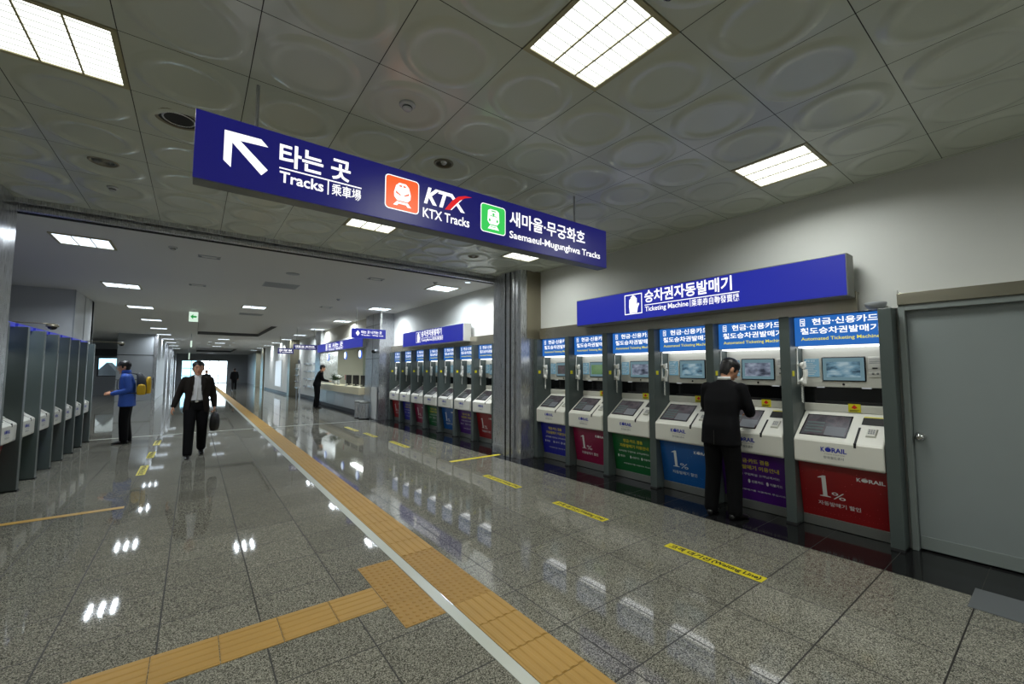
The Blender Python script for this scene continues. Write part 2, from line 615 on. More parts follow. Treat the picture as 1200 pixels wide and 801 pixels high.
# stainless clad pillars
def clad_pillar(name, x0, x1, y0, y1, seams_y=(), guide=None, base=True):
    o = struct(name, MB().box(x0, x1, y0, y1, 0, ZC), 'steel', bevel=0.006)
    if guide:
        gx, ys = guide
        for ya, yb in ys:
            MB().box(gx, gx + 0.05, ya, yb, 0, ZC - 0.02).build('shutter_guide', 'steel', o, 0.003)
        for ya, yb in zip([q[1] for q in ys], [q[0] for q in ys][1:]):
            MB().box(gx + 0.003, gx + 0.05, ya, yb, 0, ZC - 0.02).build('guide_slot', 'black_matte', o)
    if base:
        MB().box(x0 - 0.006, x1, y0 - 0.006, y1 + 0.006, 0, 0.16).build('base_plate', 'steel', o, 0.003)
    return o
p1 = clad_pillar('pillar', 4.66, 5.45, 5.91, 6.78, guide=(4.60, [(6.08, 6.12), (6.17, 6.27), (6.32, 6.36)]))
MB().box(4.80, 5.13, 5.9, 5.91, 2.14, ZC).build('side_cladding', 'steel_warm', p1)
clad_pillar('pillar.001', -2.1, -1.60, 5.91, 6.78)
p2 = clad_pillar('pillar.002', 4.66, 5.45, 13.15, 14.5)
for y in (13.78,):
    MB().box(4.656, 4.662, y, y + 0.012, 0.16, ZC).build('seam', 'joint_dark', p2)
for z in (1.93, 3.02):
    MB().box(4.656, 4.662, 13.15, 14.5, z, z + 0.01).build('seam', 'joint_dark', p2)

# ------------------------------------------------------------------ ceiling lights
LABEL_SEEN = {}
LAB_N = {}
def lamp_fixture(x, y, w, l, label, mat, group, louvre=True, z=ZC):
    t = thing('ceiling_light', label, 'ceiling light', (x, y, z), 0, group)
    fr = MB()
    b_ = 0.028
    # the tray hangs a few millimetres below the ceiling face
    fr.box(-w / 2, w / 2, -l / 2, -l / 2 + b_, -0.014, 0.0).box(-w / 2, w / 2, l / 2 - b_, l / 2, -0.014, 0.0)
    fr.box(-w / 2, -w / 2 + b_, -l / 2 + b_, l / 2 - b_, -0.014, 0.0).box(w / 2 - b_, w / 2, -l / 2 + b_, l / 2 - b_, -0.014, 0.0)
    fr.build('frame', 'lamp_frame', t)
    MB().box(-w / 2 + b_, w / 2 - b_, -l / 2 + b_, l / 2 - b_, -0.006, -0.001).build('diffuser', mat, t)
    for s in (-1, 1):
        q = s * (w / 2 - b_) / 3
        MB().box(q - 0.005, q + 0.005, -l / 2 + b_, l / 2 - b_, -0.013, -0.006).build('divider', 'lamp_frame', t)
    if louvre:
        lv = MB()
        for k in range(9):
            q = -l / 2 + b_ + (l - 2 * b_) * (k + 0.5) / 9
            lv.box(-w / 2 + b_, w / 2 - b_, q - 0.0012, q + 0.0012, -0.012, -0.006)
        lv.build('louvre', 'pale_panel', t)
    for s in (-1, 0, 1):       # three tubes, one in each trough
        l_ = bpy.data.lights.new('tube_lamp', 'AREA')
        l_.shape = 'RECTANGLE'
        l_.size, l_.size_y = 0.05, l - 2 * b_ - 0.04
        l_.energy = (P_NEAR if mat == 'lamp_near' else P_FAR) / 3
        l_.color = (0.97, 1.0, 0.955) if mat == 'lamp_near' else (0.86, 0.94, 1.0)
        l_.spread = math.radians(158)
        lo = bpy.data.objects.new('tube_lamp', l_)
        COL.objects.link(lo)
        lo.location = (x + s * (w - 2 * b_) / 3, y, z - 0.016)
    return t
P_NEAR, P_FAR = 21.5, 42.0
pm('lamp_frame', (168, 162, 128), 0.5)
near_lab = {(-1, 4): 'square louvred light at the left end of the metal pan ceiling', (3, 1): 'large square louvred light above, in the middle of the metal pan ceiling',
            (7, 1): 'square louvred light above the blue wall sign and ticket machines', (3, 7): 'louvred light showing under the hanging blue sign, below its orange icon',
            (7, 7): 'louvred light showing under the right end of the hanging blue sign'}
for i, j in LN:
    x, y = OX + (i + 0.5) * T, OY + (j + 0.5) * T
    lab = near_lab.get((i, j), 'square louvred light in the pan ceiling behind the viewpoint')
    lamp_fixture(x, y, T - 0.004, T - 0.004, lab, 'lamp_near', 'square lights in the metal pan ceiling', z=ZC + 0.008)
order = ['first', 'second', 'third', 'fourth', 'fifth', 'sixth', 'seventh', 'eighth', 'ninth', 'tenth', 'eleventh', 'twelfth']
for col_x, ys, cname in ((-1.33, [8.4, 12.35, 16.3, 20.25, 24.2, 28.2, 32.2, 36.2, 41.0, 46.0], 'over the left machine row'),  # final pair of lamps added to brighten the dark far end
                         (1.33, [14.3, 30.5, 35.0, 40.0, 57.0], 'down the middle of the corridor'),  # last lamp likewise added, to light the end wall
                         (4.38, [8.4, 12.4, 16.4, 20.4, 24.4, 28.4, 32.4, 36.4, 41.0, 46.0], 'along the right side of the corridor')):  # final pair here also added for the far end
    for n, y in enumerate(ys):
        lamp_fixture(col_x, y, 0.62, 0.62, f'white square corridor light, {order[n]} {cname}', 'lamp_far', 'square lights in the corridor ceiling', louvre=False)

# ------------------------------------------------------------------ ticket machines
# local frame: the machine's front edge of its side panel at x=0, reader looks towards +x, centre at y=0
W = 0.356
_mesh = {}

def part(name, key, make, mat, parent, bevel=0.0, smooth=False):
    """one mesh per kind of part, shared by all machines"""
    k = (name, key)
    if k not in _mesh:
        r = make()
        me = r.mesh(name) if isinstance(r, Print) else r.mesh(name, smooth)
        _mesh[k] = me
    return obj(name, _mesh[k], mat, parent, bevel)

PUT_Y = lambda p, q, t: (p, t, q)
SL0, SL1 = Vector((0.335, 0, 1.14)), Vector((-0.012, 0, 0.885))          # top and bottom of the sloping console
SLU = (SL0 - SL1).normalized()
SLL = (SL0 - SL1).length
SLN = Vector((-SLU.z, 0, SLU.x))
SLOPE_R = Matrix(((0, SLU.x, SLN.x), (-1, 0, 0), (0, SLU.z, SLN.z)))       # columns: reader's right, up slope, out
# origin of slope print = bottom left seen by reader (left = +y)
SLOPE_O = Vector((SL1.x, W, SL1.z))
AD0, AD1 = Vector((0.075, 0, 0.65)), Vector((0.168, 0, 0.10))
ADU = (AD0 - AD1).normalized()
ADN = Vector((-ADU.z, 0, ADU.x))
AD_R = Matrix(((0, ADU.x, ADN.x), (-1, 0, 0), (0, ADU.z, ADN.z)))
AD_O = Vector((AD1.x, W, AD1.z))
WW = 2 * W

def korail(pr, x0, x1, y0, y1):
    """the operator's word mark: letters with a globe for the O"""
    w = x1 - x0
    h = y1 - y0
    pr.text('K', x0, x0 + 0.16 * w, y0, y1 - 0.1 * h, 0.03)
    pr.oval(x0 + 0.29 * w, y0 + 0.45 * h, 0.12 * w, 0.42 * h)
    pr.poly([(x0 + 0.17 * w, y0 + 0.80 * h), (x0 + 0.30 * w, y0 + 1.05 * h), (x0 + 0.44 * w, y0 + 0.86 * h), (x0 + 0.30 * w, y0 + 0.95 * h)])
    pr.text('RAIL', x0 + 0.43 * w, x1, y0, y1 - 0.1 * h, 0.03)
    return pr

def machine(label, loc, rz, adc, kind, screen, group, sy=1.0, added_glow_box=False, proud=0):
    t = thing('ticket_machine', label, 'ticket machine', loc, rz, group)
    t.scale = (1, sy, 1)
    p = part('side_panel', proud, lambda: MB().box(-proud, 0.42, W + 0.001, W + 0.099, 0.0, 2.13), 'fin_grey', t, 0.006)
    part('panel_foot', proud, lambda: MB().box(-0.010 - proud, 0.1, W + 0.001, W + 0.099, 0.0, 0.02), 'rubber', p)
    part('panel_label', 0, lambda: MB().box(0.035, 0.085, W - 0.003, W + 0.001, 1.505, 1.56), 'yellow_label', p)
    part('cabinet', 0, lambda: MB().box(0.42, 0.50, -W, W, 0.0, 2.12).box(0.18, 0.42, -W, W, 0.0, 0.098).box(0.2, 0.42, -W, W, 0.1, 0.63), 'fin_grey', t)
    part('kick_plate', 0, lambda: MB().box(0.155, 0.178, -W + 0.002, W - 0.002, 0.004, 0.097), 'steel_kick', t, 0.003)
    # lit header
    h = part('header_sign', 0, lambda: MB().box(0.136, 0.40, -W + 0.004, W - 0.004, 1.818, 2.122), 'fin_grey', t, 0.004)
    part('face', 'header', lambda: MB().box(0.13, 0.136, -W + 0.004, W - 0.004, 1.82, 2.122), 'header_blue', h)
    if added_glow_box:  # glowing box added to imitate the blue glow over the left headers
        part('added_glow_box', 0, lambda: MB().box(0.06, 0.30, -W + 0.01, W - 0.01, 2.123, 2.178), 'sign_blue', h, 0.003)
    O = (0.13, W, 1.818)
    hw = lambda y: W - y   # not used
    def hl():
        q = Print(O, FACE_MX, 0.002)
        q.text('현금·신용카드', 0.165, 0.695, 0.215, 0.283, 0.02)
        q.text('철도승차권발매기', 0.058, 0.70, 0.122, 0.190, 0.02)
        q.frame(0.058, 0.102, 0.21, 0.285, 0.006).rect(0.068, 0.092, 0.255, 0.265).rect(0.068, 0.092, 0.24, 0.247).rect(0.08, 0.092, 0.222, 0.235)
        return q
    part('lettering', 'header', hl, 'header_white', h)
    part('lettering', 'header2', lambda: Print(O, FACE_MX, 0.002).text('Automated Ticketing Machine', 0.062, 0.70, 0.048, 0.092, 0.015), 'header_yellow', h)
    part('lamp_strip', 0, lambda: MB().box(0.17, 0.32, -W + 0.02, W - 0.02, 1.802, 1.817), 'strip_white', h)
    # upper panel
    u = part('upper_panel', 0, lambda: MB().box(0.32, 0.42, -W, W, 1.395, 1.80), 'machine_cream', t, 0.006)
    UO = (0.32, W, 1.395)
    F = lambda f: f * WW
    m = part('monitor', 0, lambda: MB().box(0.305, 0.33, W - F(0.76), W - F(0.25), 1.455, 1.705), 'black_gloss', u, 0.008)
    part('screen', 'cy', lambda: MB().box(0.3035, 0.306, W - F(0.745), W - F(0.265), 1.466, 1.694), 'screen_cyan', m)
    part('picture', screen, lambda: MB().box(0.302, 0.3045, W - F(0.70), W - F(0.31), 1.50, 1.655), screen, m)
    part('keyhole', 0, lambda: MB().lathe([(0.011, 0), (0.011, -0.006), (0.005, -0.007)], (0.32, W - F(0.5), 1.425), 12, 'X'), 'black_gloss', u)
    s_ = part('info_sheet', 0, lambda: MB().box(0.314, 0.32, W - F(0.215), W - F(0.03), 1.50, 1.69), 'sheet_blue', u)
    def ish():
        q = Print((0.314, W, 1.50), FACE_MX, 0.001)
        q.text('이용 안내', F(0.05), F(0.16), 0.158, 0.178, 0.02)
        for r in range(7):
            q.rect(F(0.045), F(0.045) + F(0.155) * (0.6 + 0.4 * ((r * 37) % 10) / 10), 0.135 - r * 0.019, 0.142 - r * 0.019)
        return q
    part('lettering', 'info', ish, 'ink_white', s_)
    q_ = part('coin_panel', 0, lambda: MB().box(0.312, 0.322, W - F(0.985), W - F(0.785), 1.50, 1.70), 'machine_white', u, 0.004)
    part('coin_slot', 0, lambda: MB().box(0.309, 0.313, W - F(0.885), W - F(0.83), 1.582, 1.594), 'black_matte', q_)
    part('coin_slot', 1, lambda: MB().box(0.309, 0.313, W - F(0.975), W - F(0.92), 1.582, 1.594), 'black_matte', q_)
    for j, fy in enumerate((0.835, 0.885)):
        part('button', j, lambda fy=fy: MB().lathe([(0.010, 0), (0.010, -0.006), (0.006, -0.008)], (0.312, W - F(fy), 1.535), 12, 'X'), 'steel_kick', q_)
    def icn():
        q = Print((0.312, W, 1.50), FACE_MX, 0.001)
        for r in range(4):
            q.rect(F(0.80), F(0.96), 0.178 - r * 0.014, 0.182 - r * 0.014)
        return q
    part('lettering', 'coin', icn, 'ink_grey', q_)
    # dark note and ticket outlet
    n = part('outlet', 0, lambda: MB().box(0.345, 0.42, -W, W, 1.215, 1.393), 'black_gloss', t)
    for j, (fa, fb) in enumerate(((0.17, 0.26), (0.70, 0.80))):
        part('outlet_lamp', j, lambda fa=fa, fb=fb: MB().box(0.325, 0.345, W - F(fb), W - F(fa), 1.386, 1.394), 'strip_soft', n)
    part('outlet_mouth', 0, lambda: MB().box(0.338, 0.345, W - F(0.93), W - F(0.14), 1.225, 1.25), 'black_matte', n, 0.003)
    part('ledge', 0, lambda: MB().prism([(0.33, 1.142), (0.33, 1.215), (0.345, 1.222), (0.42, 1.222), (0.42, 1.142)], -W, W, PUT_Y), 'machine_cream', t, 0.003)
    c_ = part('caution_label', 0, lambda: MB().box(0.325, 0.33, W - F(0.675), W - F(0.535), 1.150, 1.232), 'yellow_label', t)
    part('symbol', 0, lambda: Print((0.325, W, 1.15), FACE_MX, 0.001).poly([(F(0.57), 0.045), (F(0.605), 0.075), (F(0.64), 0.045), (F(0.605), 0.03)]), 'red', c_)
    part('lettering', 'caution', lambda: Print((0.325, W, 1.15), FACE_MX, 0.001).rect(F(0.55), F(0.66), 0.016, 0.022).rect(F(0.55), F(0.64), 0.007, 0.012), 'ink_black', c_)
    # console
    cons = part('console', 0, lambda: MB().prism([(0.42, 1.14), (0.335, 1.14), (-0.012, 0.885), (-0.024, 0.868), (-0.022, 0.665), (-0.004, 0.648), (0.42, 0.648)], -W + 0.003, W - 0.003, PUT_Y), 'machine_white', t, 0.014, False)
    ts = Print(SLOPE_O, SLOPE_R, 0.002)
    part('touch_screen', 'bezel', lambda: Print(SLOPE_O, SLOPE_R, 0.002).poly([(F(0.05), 0.055), (F(0.60), 0.055), (F(0.605), SLL * 0.87), (F(0.065), SLL * 0.87)]), 'black_gloss', cons)
    sc = part('touch_display', 'd', lambda: Print(SLOPE_O, SLOPE_R, 0.004).poly([(F(0.068), 0.068), (F(0.583), 0.068), (F(0.588), SLL * 0.84), (F(0.083), SLL * 0.84)]), 'screen_touch', cons)
    part('picture', 'touch', lambda: Print(SLOPE_O, SLOPE_R, 0.005).rect(F(0.34), F(0.57), 0.075, 0.20), 'screen_light', sc)
    def lines():
        q = Print(SLOPE_O, SLOPE_R, 0.005)
        for j in range(4):
            q.rect(F(0.10), F(0.31), 0.10 + j * 0.045, 0.125 + j * 0.045)
        return q
    part('picture', 'touch2', lines, 'screen_touch_b', sc)
    part('card_slot', 0, lambda: Print(SLOPE_O, SLOPE_R, 0.003).rect(F(0.695), F(0.722), -0.002, SLL * 0.52), 'black_matte', cons)
    part('card_slot', 1, lambda: MB().box(-0.026, -0.012, W - F(0.722), W - F(0.695), 0.845, 0.89), 'black_matte', cons)
    part('cash_inlet', 0, lambda: Print(SLOPE_O, SLOPE_R, 0.003).rect(F(0.715), F(0.975), SLL * 0.62, SLL * 0.86), 'black_matte', cons)
    part('cash_label', 0, lambda: Print(SLOPE_O, SLOPE_R, 0.003).rect(F(0.72), F(0.96), SLL * 0.865, SLL * 0.895), 'yellow_label', cons)
    def rdr():
        mb = MB()
        A = [SLOPE_O + SLOPE_R @ Vector((F(x), y, 0.0)) for x, y in ((0.79, 0.10), (0.90, 0.10), (0.905, 0.215), (0.795, 0.215))]
        B = [SLOPE_O + SLOPE_R @ Vector((F(x), y, 0.018)) for x, y in ((0.80, 0.11), (0.89, 0.11), (0.895, 0.205), (0.805, 0.205))]
        mb.rings([A, B])
        return mb
    kp = part('keypad', 0, rdr, 'machine_cream', cons, 0.002)
    def keys():
        q = Print(SLOPE_O, SLOPE_R, 0.0195)
        for r in range(3):
            for s in range(3):
                q.rect(F(0.815 + 0.024 * s), F(0.833 + 0.024 * s), 0.13 + r * 0.022, 0.146 + r * 0.022)
        return q
    part('keys', 0, keys, 'ink_grey', kp)
    CO = (-0.0235, W, 0.66)
    part('logo', 'console', lambda: korail(Print(CO, FACE_MX, 0.002), F(0.33), F(0.62), 0.118, 0.168), 'logo_blue', cons)
    part('lettering', 'console', lambda: Print(CO, FACE_MX, 0.002).text('KOREA RAILROAD', F(0.37), F(0.60), 0.095, 0.104).text('한국철도공사', F(0.36), F(0.59), 0.055, 0.080, 0.01), 'ink_grey', cons)
    # advert panel under the console
    adp = part('advert_panel', adc, lambda: MB().prism([(AD0.x, AD0.z), (AD1.x, AD1.z), (0.2, AD1.z), (0.2, AD0.z)], -W + 0.004, W - 0.004, PUT_Y), 'ad_' + adc, t)
    AH = (AD0 - AD1).length
    if kind == 'percent':
        def pc():
            q = Print(AD_O, AD_R, 0.002)
            # old-style figure one with serifs, then the sign
            q.poly([(0.165, 0.215), (0.255, 0.215), (0.255, 0.222), (0.228, 0.228), (0.228, 0.43), (0.205, 0.43), (0.160, 0.408), (0.160, 0.400), (0.192, 0.405), (0.192, 0.228), (0.165, 0.222)])
            return q
        part('lettering', 'percent', pc, 'ink_white', adp)
        part('lettering', 'percent_sign', lambda: Print(AD_O, AD_R, 0.002).text('%', 0.265, 0.375, 0.205, 0.275, 0.0), 'ink_white', adp)
        part('lettering', 'percent_text', lambda: Print(AD_O, AD_R, 0.002).text('자동발매기 할인', 0.145, 0.485, 0.125, 0.168, 0.012), 'ink_white', adp)
        part('logo', 'advert', lambda: korail(Print(AD_O, AD_R, 0.002), 0.475, 0.685, 0.425, 0.465), 'ink_white', adp)
        def dots():
            q = Print(AD_O, AD_R, 0.0012)
            rr = random.Random(5)
            for k in range(22):
                q.oval(rr.uniform(0.03, 0.68), rr.uniform(0.05, 0.5), 0.004, 0.004, n=8)
            for k in range(20):
                q.oval(0.04 + 0.033 * k, 0.06 + 0.012 * math.sin(k * 0.7), 0.003, 0.003, n=6)
            return q
        part('sparkles', adc, dots, pm('spark_' + adc, tuple(min(255, v + 60) for v in AD[adc]), 0.5), adp)
    else:
        def gy():
            q = Print(AD_O, AD_R, 0.002)
            q.text('현금·카드 겸용', 0.20, 0.53, 0.43, 0.48, 0.02)
            q.text('자동발매기 이용안내', 0.13, 0.62, 0.355, 0.405, 0.02)
            return q
        part('lettering', 'guide_yellow', gy, 'ink_yellow', adp)
        for j, (w_, xa, xb, ya, yb) in enumerate((('승차권을 구입하실 고객님께서는', 0.10, 0.62, 0.285, 0.312), ('현금', 0.115, 0.20, 0.205, 0.235), ('신용카드', 0.325, 0.45, 0.205, 0.235), ('직불카드', 0.515, 0.64, 0.205, 0.235), ('자동발매기를 이용하여 주십시오', 0.16, 0.66, 0.105, 0.125))):
            part('lettering', 'guide%d' % j, lambda: Print(AD_O, AD_R, 0.002).text(w_, xa, xb, ya, yb, 0.01), 'ink_white', adp)
        for j, xa in enumerate((0.085, 0.30, 0.49)):
            part('symbol', 'guide%d' % j, lambda: Print(AD_O, AD_R, 0.002).oval(xa, 0.22, 0.012, 0.022), 'ink_white', adp)
    # handset hung on the inner face of the side panel
    def hs():
        y = W - 0.05
        pts, rad = [], []
        for k in range(13):
            s = k / 12
            z = 1.43 + 0.215 * s
            bow = 0.034 * math.sin(PI * s)
            pts.append((0.165, y - bow + 0.008, z))
            e = abs(s - 0.5) * 2
            rad.append(0.017 + 0.014 * max(0, e - 0.55) / 0.45)
        mb = MB().tube(pts, rad, 12, flat=1.4)
        mb.ell((0.165, y + 0.004, 1.455), (0.032, 0.024, 0.032)).ell((0.165, y + 0.004, 1.62), (0.032, 0.024, 0.032))
        return mb
    hs_ = part('handset', 0, hs, 'handset_white', t, 0, True)
    part('handset_cradle', 0, lambda: MB().box(0.15, 0.18, W - 0.012, W, 1.42, 1.66).box(0.16, 0.175, W - 0.01, W, 1.66, 1.80), 'handset_white', hs_, 0.004)
    def cord():
        pts = []
        for k in range(80):
            s = k / 79
            a_ = s * 2 * PI * 11
            pts.append((0.165 + 0.008 * math.cos(a_), W - 0.04 + 0.008 * math.sin(a_), 1.43 - 0.20 * s))
        return MB().tube(pts, 0.0045, 5)
    part('handset_cord', 0, cord, 'handset_white', hs_, 0, True)
    return t
em('strip_soft', (220, 226, 230), 0.6)
em('screen_touch_b', (104, 120, 118), 0.4)

near_specs = [('red', 'percent', 'screen_sea'), ('purple', 'guide', 'screen_hill'), ('blue', 'percent', 'screen_sea'),
              ('green', 'guide', 'screen_hill'), ('magenta', 'percent', 'screen_green'), ('navy', 'guide', 'screen_touch')]
near_lab = ['ticket machine with a bright red 1% advert, beside the grey door',
            'ticket machine with a purple advert where the man in black stands',
            'ticket machine with a light blue 1% advert, next to the man in black',
            'ticket machine with a dark green advert with yellow lettering, near row',
            'ticket machine with a magenta 1% advert and a green screen, near row',
            'ticket machine with a navy advert, closest to the steel pillar in the near row']
for k, (c_, kd, sc_) in enumerate(near_specs):
    machine(near_lab[k], (4.95, 1.03 + W + 0.812 * k, 0), 0, c_, kd, sc_, 'ticket machines under the large blue wall sign')
far_specs = [('red', 'percent', 'screen_sea'), ('purple', 'guide', 'screen_hill'), ('blue', 'percent', 'screen_sea'), ('green', 'guide', 'screen_hill'),
             ('magenta', 'percent', 'screen_sea'), ('navy', 'guide', 'screen_hill'), ('red', 'percent', 'screen_touch')]
far_lab = ['ticket machine with a red 1% advert, half hidden by the steel pillar',
           'ticket machine with a purple advert, second beyond the steel pillar with shutter guides',
           'ticket machine with a blue 1% advert, third beyond the steel pillar in the far row',
           'ticket machine with a green advert, middle of the far row of seven',
           'ticket machine with a magenta 1% advert, in the far row between green and navy ones',
           'ticket machine with a navy advert, last but one of the far row',
           'ticket machine with a red advert at the end of the far row, by the bins']
for k, (c_, kd, sc_) in enumerate(far_specs):
    machine(far_lab[k], (4.95, 7.26 + W + 0.826 * k, 0), 0, c_, kd, sc_, 'ticket machines under the small blue wall sign', 1.0)
left_specs = [('red', 'percent'), ('green', 'guide'), ('navy', 'guide'), ('magenta', 'percent'), ('purple', 'guide'), ('blue', 'percent'), ('red', 'percent')]
left_lab = ['ticket machine of the left row cut off at the left picture edge',
            'ticket machine of the left row with a glimpse of green advert',
            'left row ticket machine with a glimpse of navy under its console',
            'ticket machine of the left row, fourth from the left picture edge',
            'left row ticket machine, third from the row end near the man in blue',
            'left row ticket machine, last but one before the end near the man in blue',
            'ticket machine at the far end of the left row, closest to the man in blue']
SYL = 0.955
for k, (c_, kd) in enumerate(left_specs):
    yc = 7.475 + 0.775 * k + (0.10 + W) * SYL
    machine(left_lab[k], (-1.825, yc, 0), PI, c_, kd, 'screen_sea', 'ticket machines of the left row', SYL, True, 0.055)

def end_panel(label, x, y0, y1, face):
    t = thing('end_panel', label, 'panel', ((x + 0.09 * face), (y0 + y1) / 2, 0))
    h = (y1 - y0) / 2
    MB().box(-0.09, 0.09, -h, h - 0.003, 0, 2.13).build('board', 'fin_grey', t, 0.006)
    MB().box(-0.098, 0.098, -h, h - 0.003, 0, 0.02).build('foot', 'rubber', t)
    return t
end_panel('tall grey end panel between the red ticket machine and the grey door', 4.95, 0.93, 1.03, 1)
end_panel('tall grey end panel of the far machine row, against the steel pillar', 4.95, 7.16, 7.26, 1)
end_panel('tall grey end panel closing the left machine row, beside the man in blue', -1.77, 12.90, 12.99, -1)
struct('wall_left.001', MB().box(-2.45, -2.275, 7.0, 12.99, 0, 2.12), 'fin_grey')

# half-dome above the red machine
t = thing('dome_camera', 'small grey dome above the header of the red ticket machine', 'dome', (5.02, 1.05, 2.165))
MB().lathe([(0.078, 0.03), (0.082, 0.024), (0.075, 0.0), (0.052, -0.03), (0.025, -0.04)], n=24).build('housing', 'grey_wall', t, smooth=True)
MB().box(0.0, 0.078, -0.05, 0.05, 0.0, 0.03).build('bracket', 'white_wall', t, 0.004)

# ------------------------------------------------------------------ signs
def wall_sign(label, y_left, y_right, z0, z1, x0=4.83, x1=5.03, hmat='sign_grey'):
    """reader looks towards +x: left end has the larger y"""
    t = thing('wall_sign', label, 'sign', (x1, (y_left + y_right) / 2, z0))
    cy = (y_left + y_right) / 2
    t_inv = Vector((-x1, -cy, -z0))
    hb = MB().box(x0 - x1 + 0.006, 0, y_right - cy, y_left - cy, 0, z1 - z0)
    hb.build('housing', hmat, t, 0.004)
    MB().box(x0 - x1, x0 - x1 + 0.006, y_right - cy + 0.012, y_left - cy - 0.012, 0.012, z1 - z0 - 0.012).build('face', 'sign_blue', t)
    O = (x0 - x1, y_left - cy, 0)
    q = Print(O, FACE_MX, 0.003)
    L, H = y_left - y_right, z1 - z0
    # left end of the wording, metres from the sign's left end
    s = 0.95
    h = H / 0.41
    q.frame(0.945, 1.235, 0.082 * h, 0.362 * h, 0.012)
    hand = [(1.03, 0.10), (1.15, 0.10), (1.165, 0.17), (1.19, 0.215), (1.175, 0.235), (1.15, 0.215), (1.15, 0.30), (1.13, 0.31), (1.125, 0.33), (1.105, 0.335), (1.095, 0.345), (1.075, 0.345), (1.07, 0.33), (1.05, 0.325), (1.045, 0.30), (1.025, 0.29), (1.02, 0.19)]
    q.poly([(a_, b_ * h) for a_, b_ in hand])
    q.text('승차권자동발매기', 1.275, 2.435, 0.215 * h, 0.385 * h, 0.022)
    q.rect(1.275, 2.515, 0.180 * h, 0.190 * h)
    q.text('Ticketing Machine', 1.28, 1.905, 0.078 * h, 0.163 * h, 0.012)
    q.rect(1.925, 1.932, 0.085 * h, 0.175 * h)
    q.text('乘車券自動發賣機', 1.945, 2.51, 0.082 * h, 0.172 * h, 0.006)
    q.build('lettering', 'sign_white', t)
    return t
wall_sign('long blue wall sign with hand symbol over the near ticket machines', 4.69, 1.20, 2.26, 2.67)
wall_sign('blue wall sign with an end whitened as if lit, over the far ticket machines', 11.75, 8.26, 2.23, 2.645, 4.85, 5.06, 'white_wall')  # white housing colour stands in for light on the sign's end

# big sign hung from the pan ceiling
t = thing('hanging_sign', 'long blue hanging sign with white arrow and train symbols, below the pan ceiling', 'sign', (1.755, 3.065, 2.68))
hx = 1.81
H = 0.415
MB().box(-hx, hx, -0.057, 0.065, 0.0, H).build('housing', 'sign_grey', t, 0.005)
MB().box(-hx, hx, -0.065, -0.057, 0.004, H).build('face', 'sign_navy', t, 0.002)
for x in (0.255, 3.14):
    r = MB().lathe([(0.011, 0), (0.011, ZC - 2.68 - H)], (x - 1.755, 0.0, H), 12).build('rod', 'steel', t, smooth=False)
    MB().lathe([(0.03, 0), (0.03, 0.008), (0.012, 0.012)], (x - 1.755, 0.0, H), 16).build('rod_flange', 'steel', r)
HO = (-1.755 + 0.0, -0.065, -2.68)      # prints below use the place's own x and z
q = Print(HO, FACE_MY, 0.002)
q.poly([(0.087, 3.014), (0.278, 3.018), (0.318, 2.978), (0.166, 2.971), (0.128, 2.947), (0.126, 2.792), (0.087, 2.827)])
q.poly([(0.166, 2.973), (0.320, 2.829), (0.286, 2.787), (0.127, 2.948)], 0.0004)
q.build('arrow', 'sign_white', t)
q = Print(HO, FACE_MY, 0.002)
q.text('타는 곳', 0.382, 0.828, 2.885, 3.04, 0.025)
q.rect(0.384, 0.906, 2.863, 2.872)
q.text('Tracks', 0.387, 0.652, 2.774, 2.848, 0.02)
q.rect(0.678, 0.686, 2.765, 2.865)
q.text('乘車場', 0.705, 0.904, 2.770, 2.853, 0.012)
q.build('lettering', 'sign_white', t)
q = Print(HO, FACE_MY, 0.002)
q.text('KTX Tracks', 1.384, 1.81, 2.768, 2.845, 0.015)
q.build('lettering', 'sign_white', t)
q = Print(HO, FACE_MY, 0.002)
q.text('새마을·무궁화호', 2.235, 3.225, 2.880, 3.022, 0.018)
q.text('Saemaeul-Mugunghwa Tracks', 2.235, 3.458, 2.745, 2.833, 0.015)
q.build('lettering', 'sign_white', t)
q = Print(HO, FACE_MY, 0.002)
q.text('K', 1.392, 1.53, 2.882, 3.018, 0.035, 0.3)
q.text('T', 1.515, 1.64, 2.882, 3.018, 0.035, 0.3)
q.text('X', 1.60, 1.765, 2.882, 3.018, 0.03, 0.0)
q.build('logo', 'sign_white', t)
q = Print(HO, FACE_MY, 0.0032)
q.poly([(1.575, 2.872), (1.625, 2.878), (1.665, 2.925), (1.715, 2.978), (1.765, 3.012), (1.835, 3.036), (1.765, 3.032), (1.70, 3.010), (1.645, 2.965), (1.61, 2.92)])
q.build('logo_swoosh', 'swoosh_red', t)

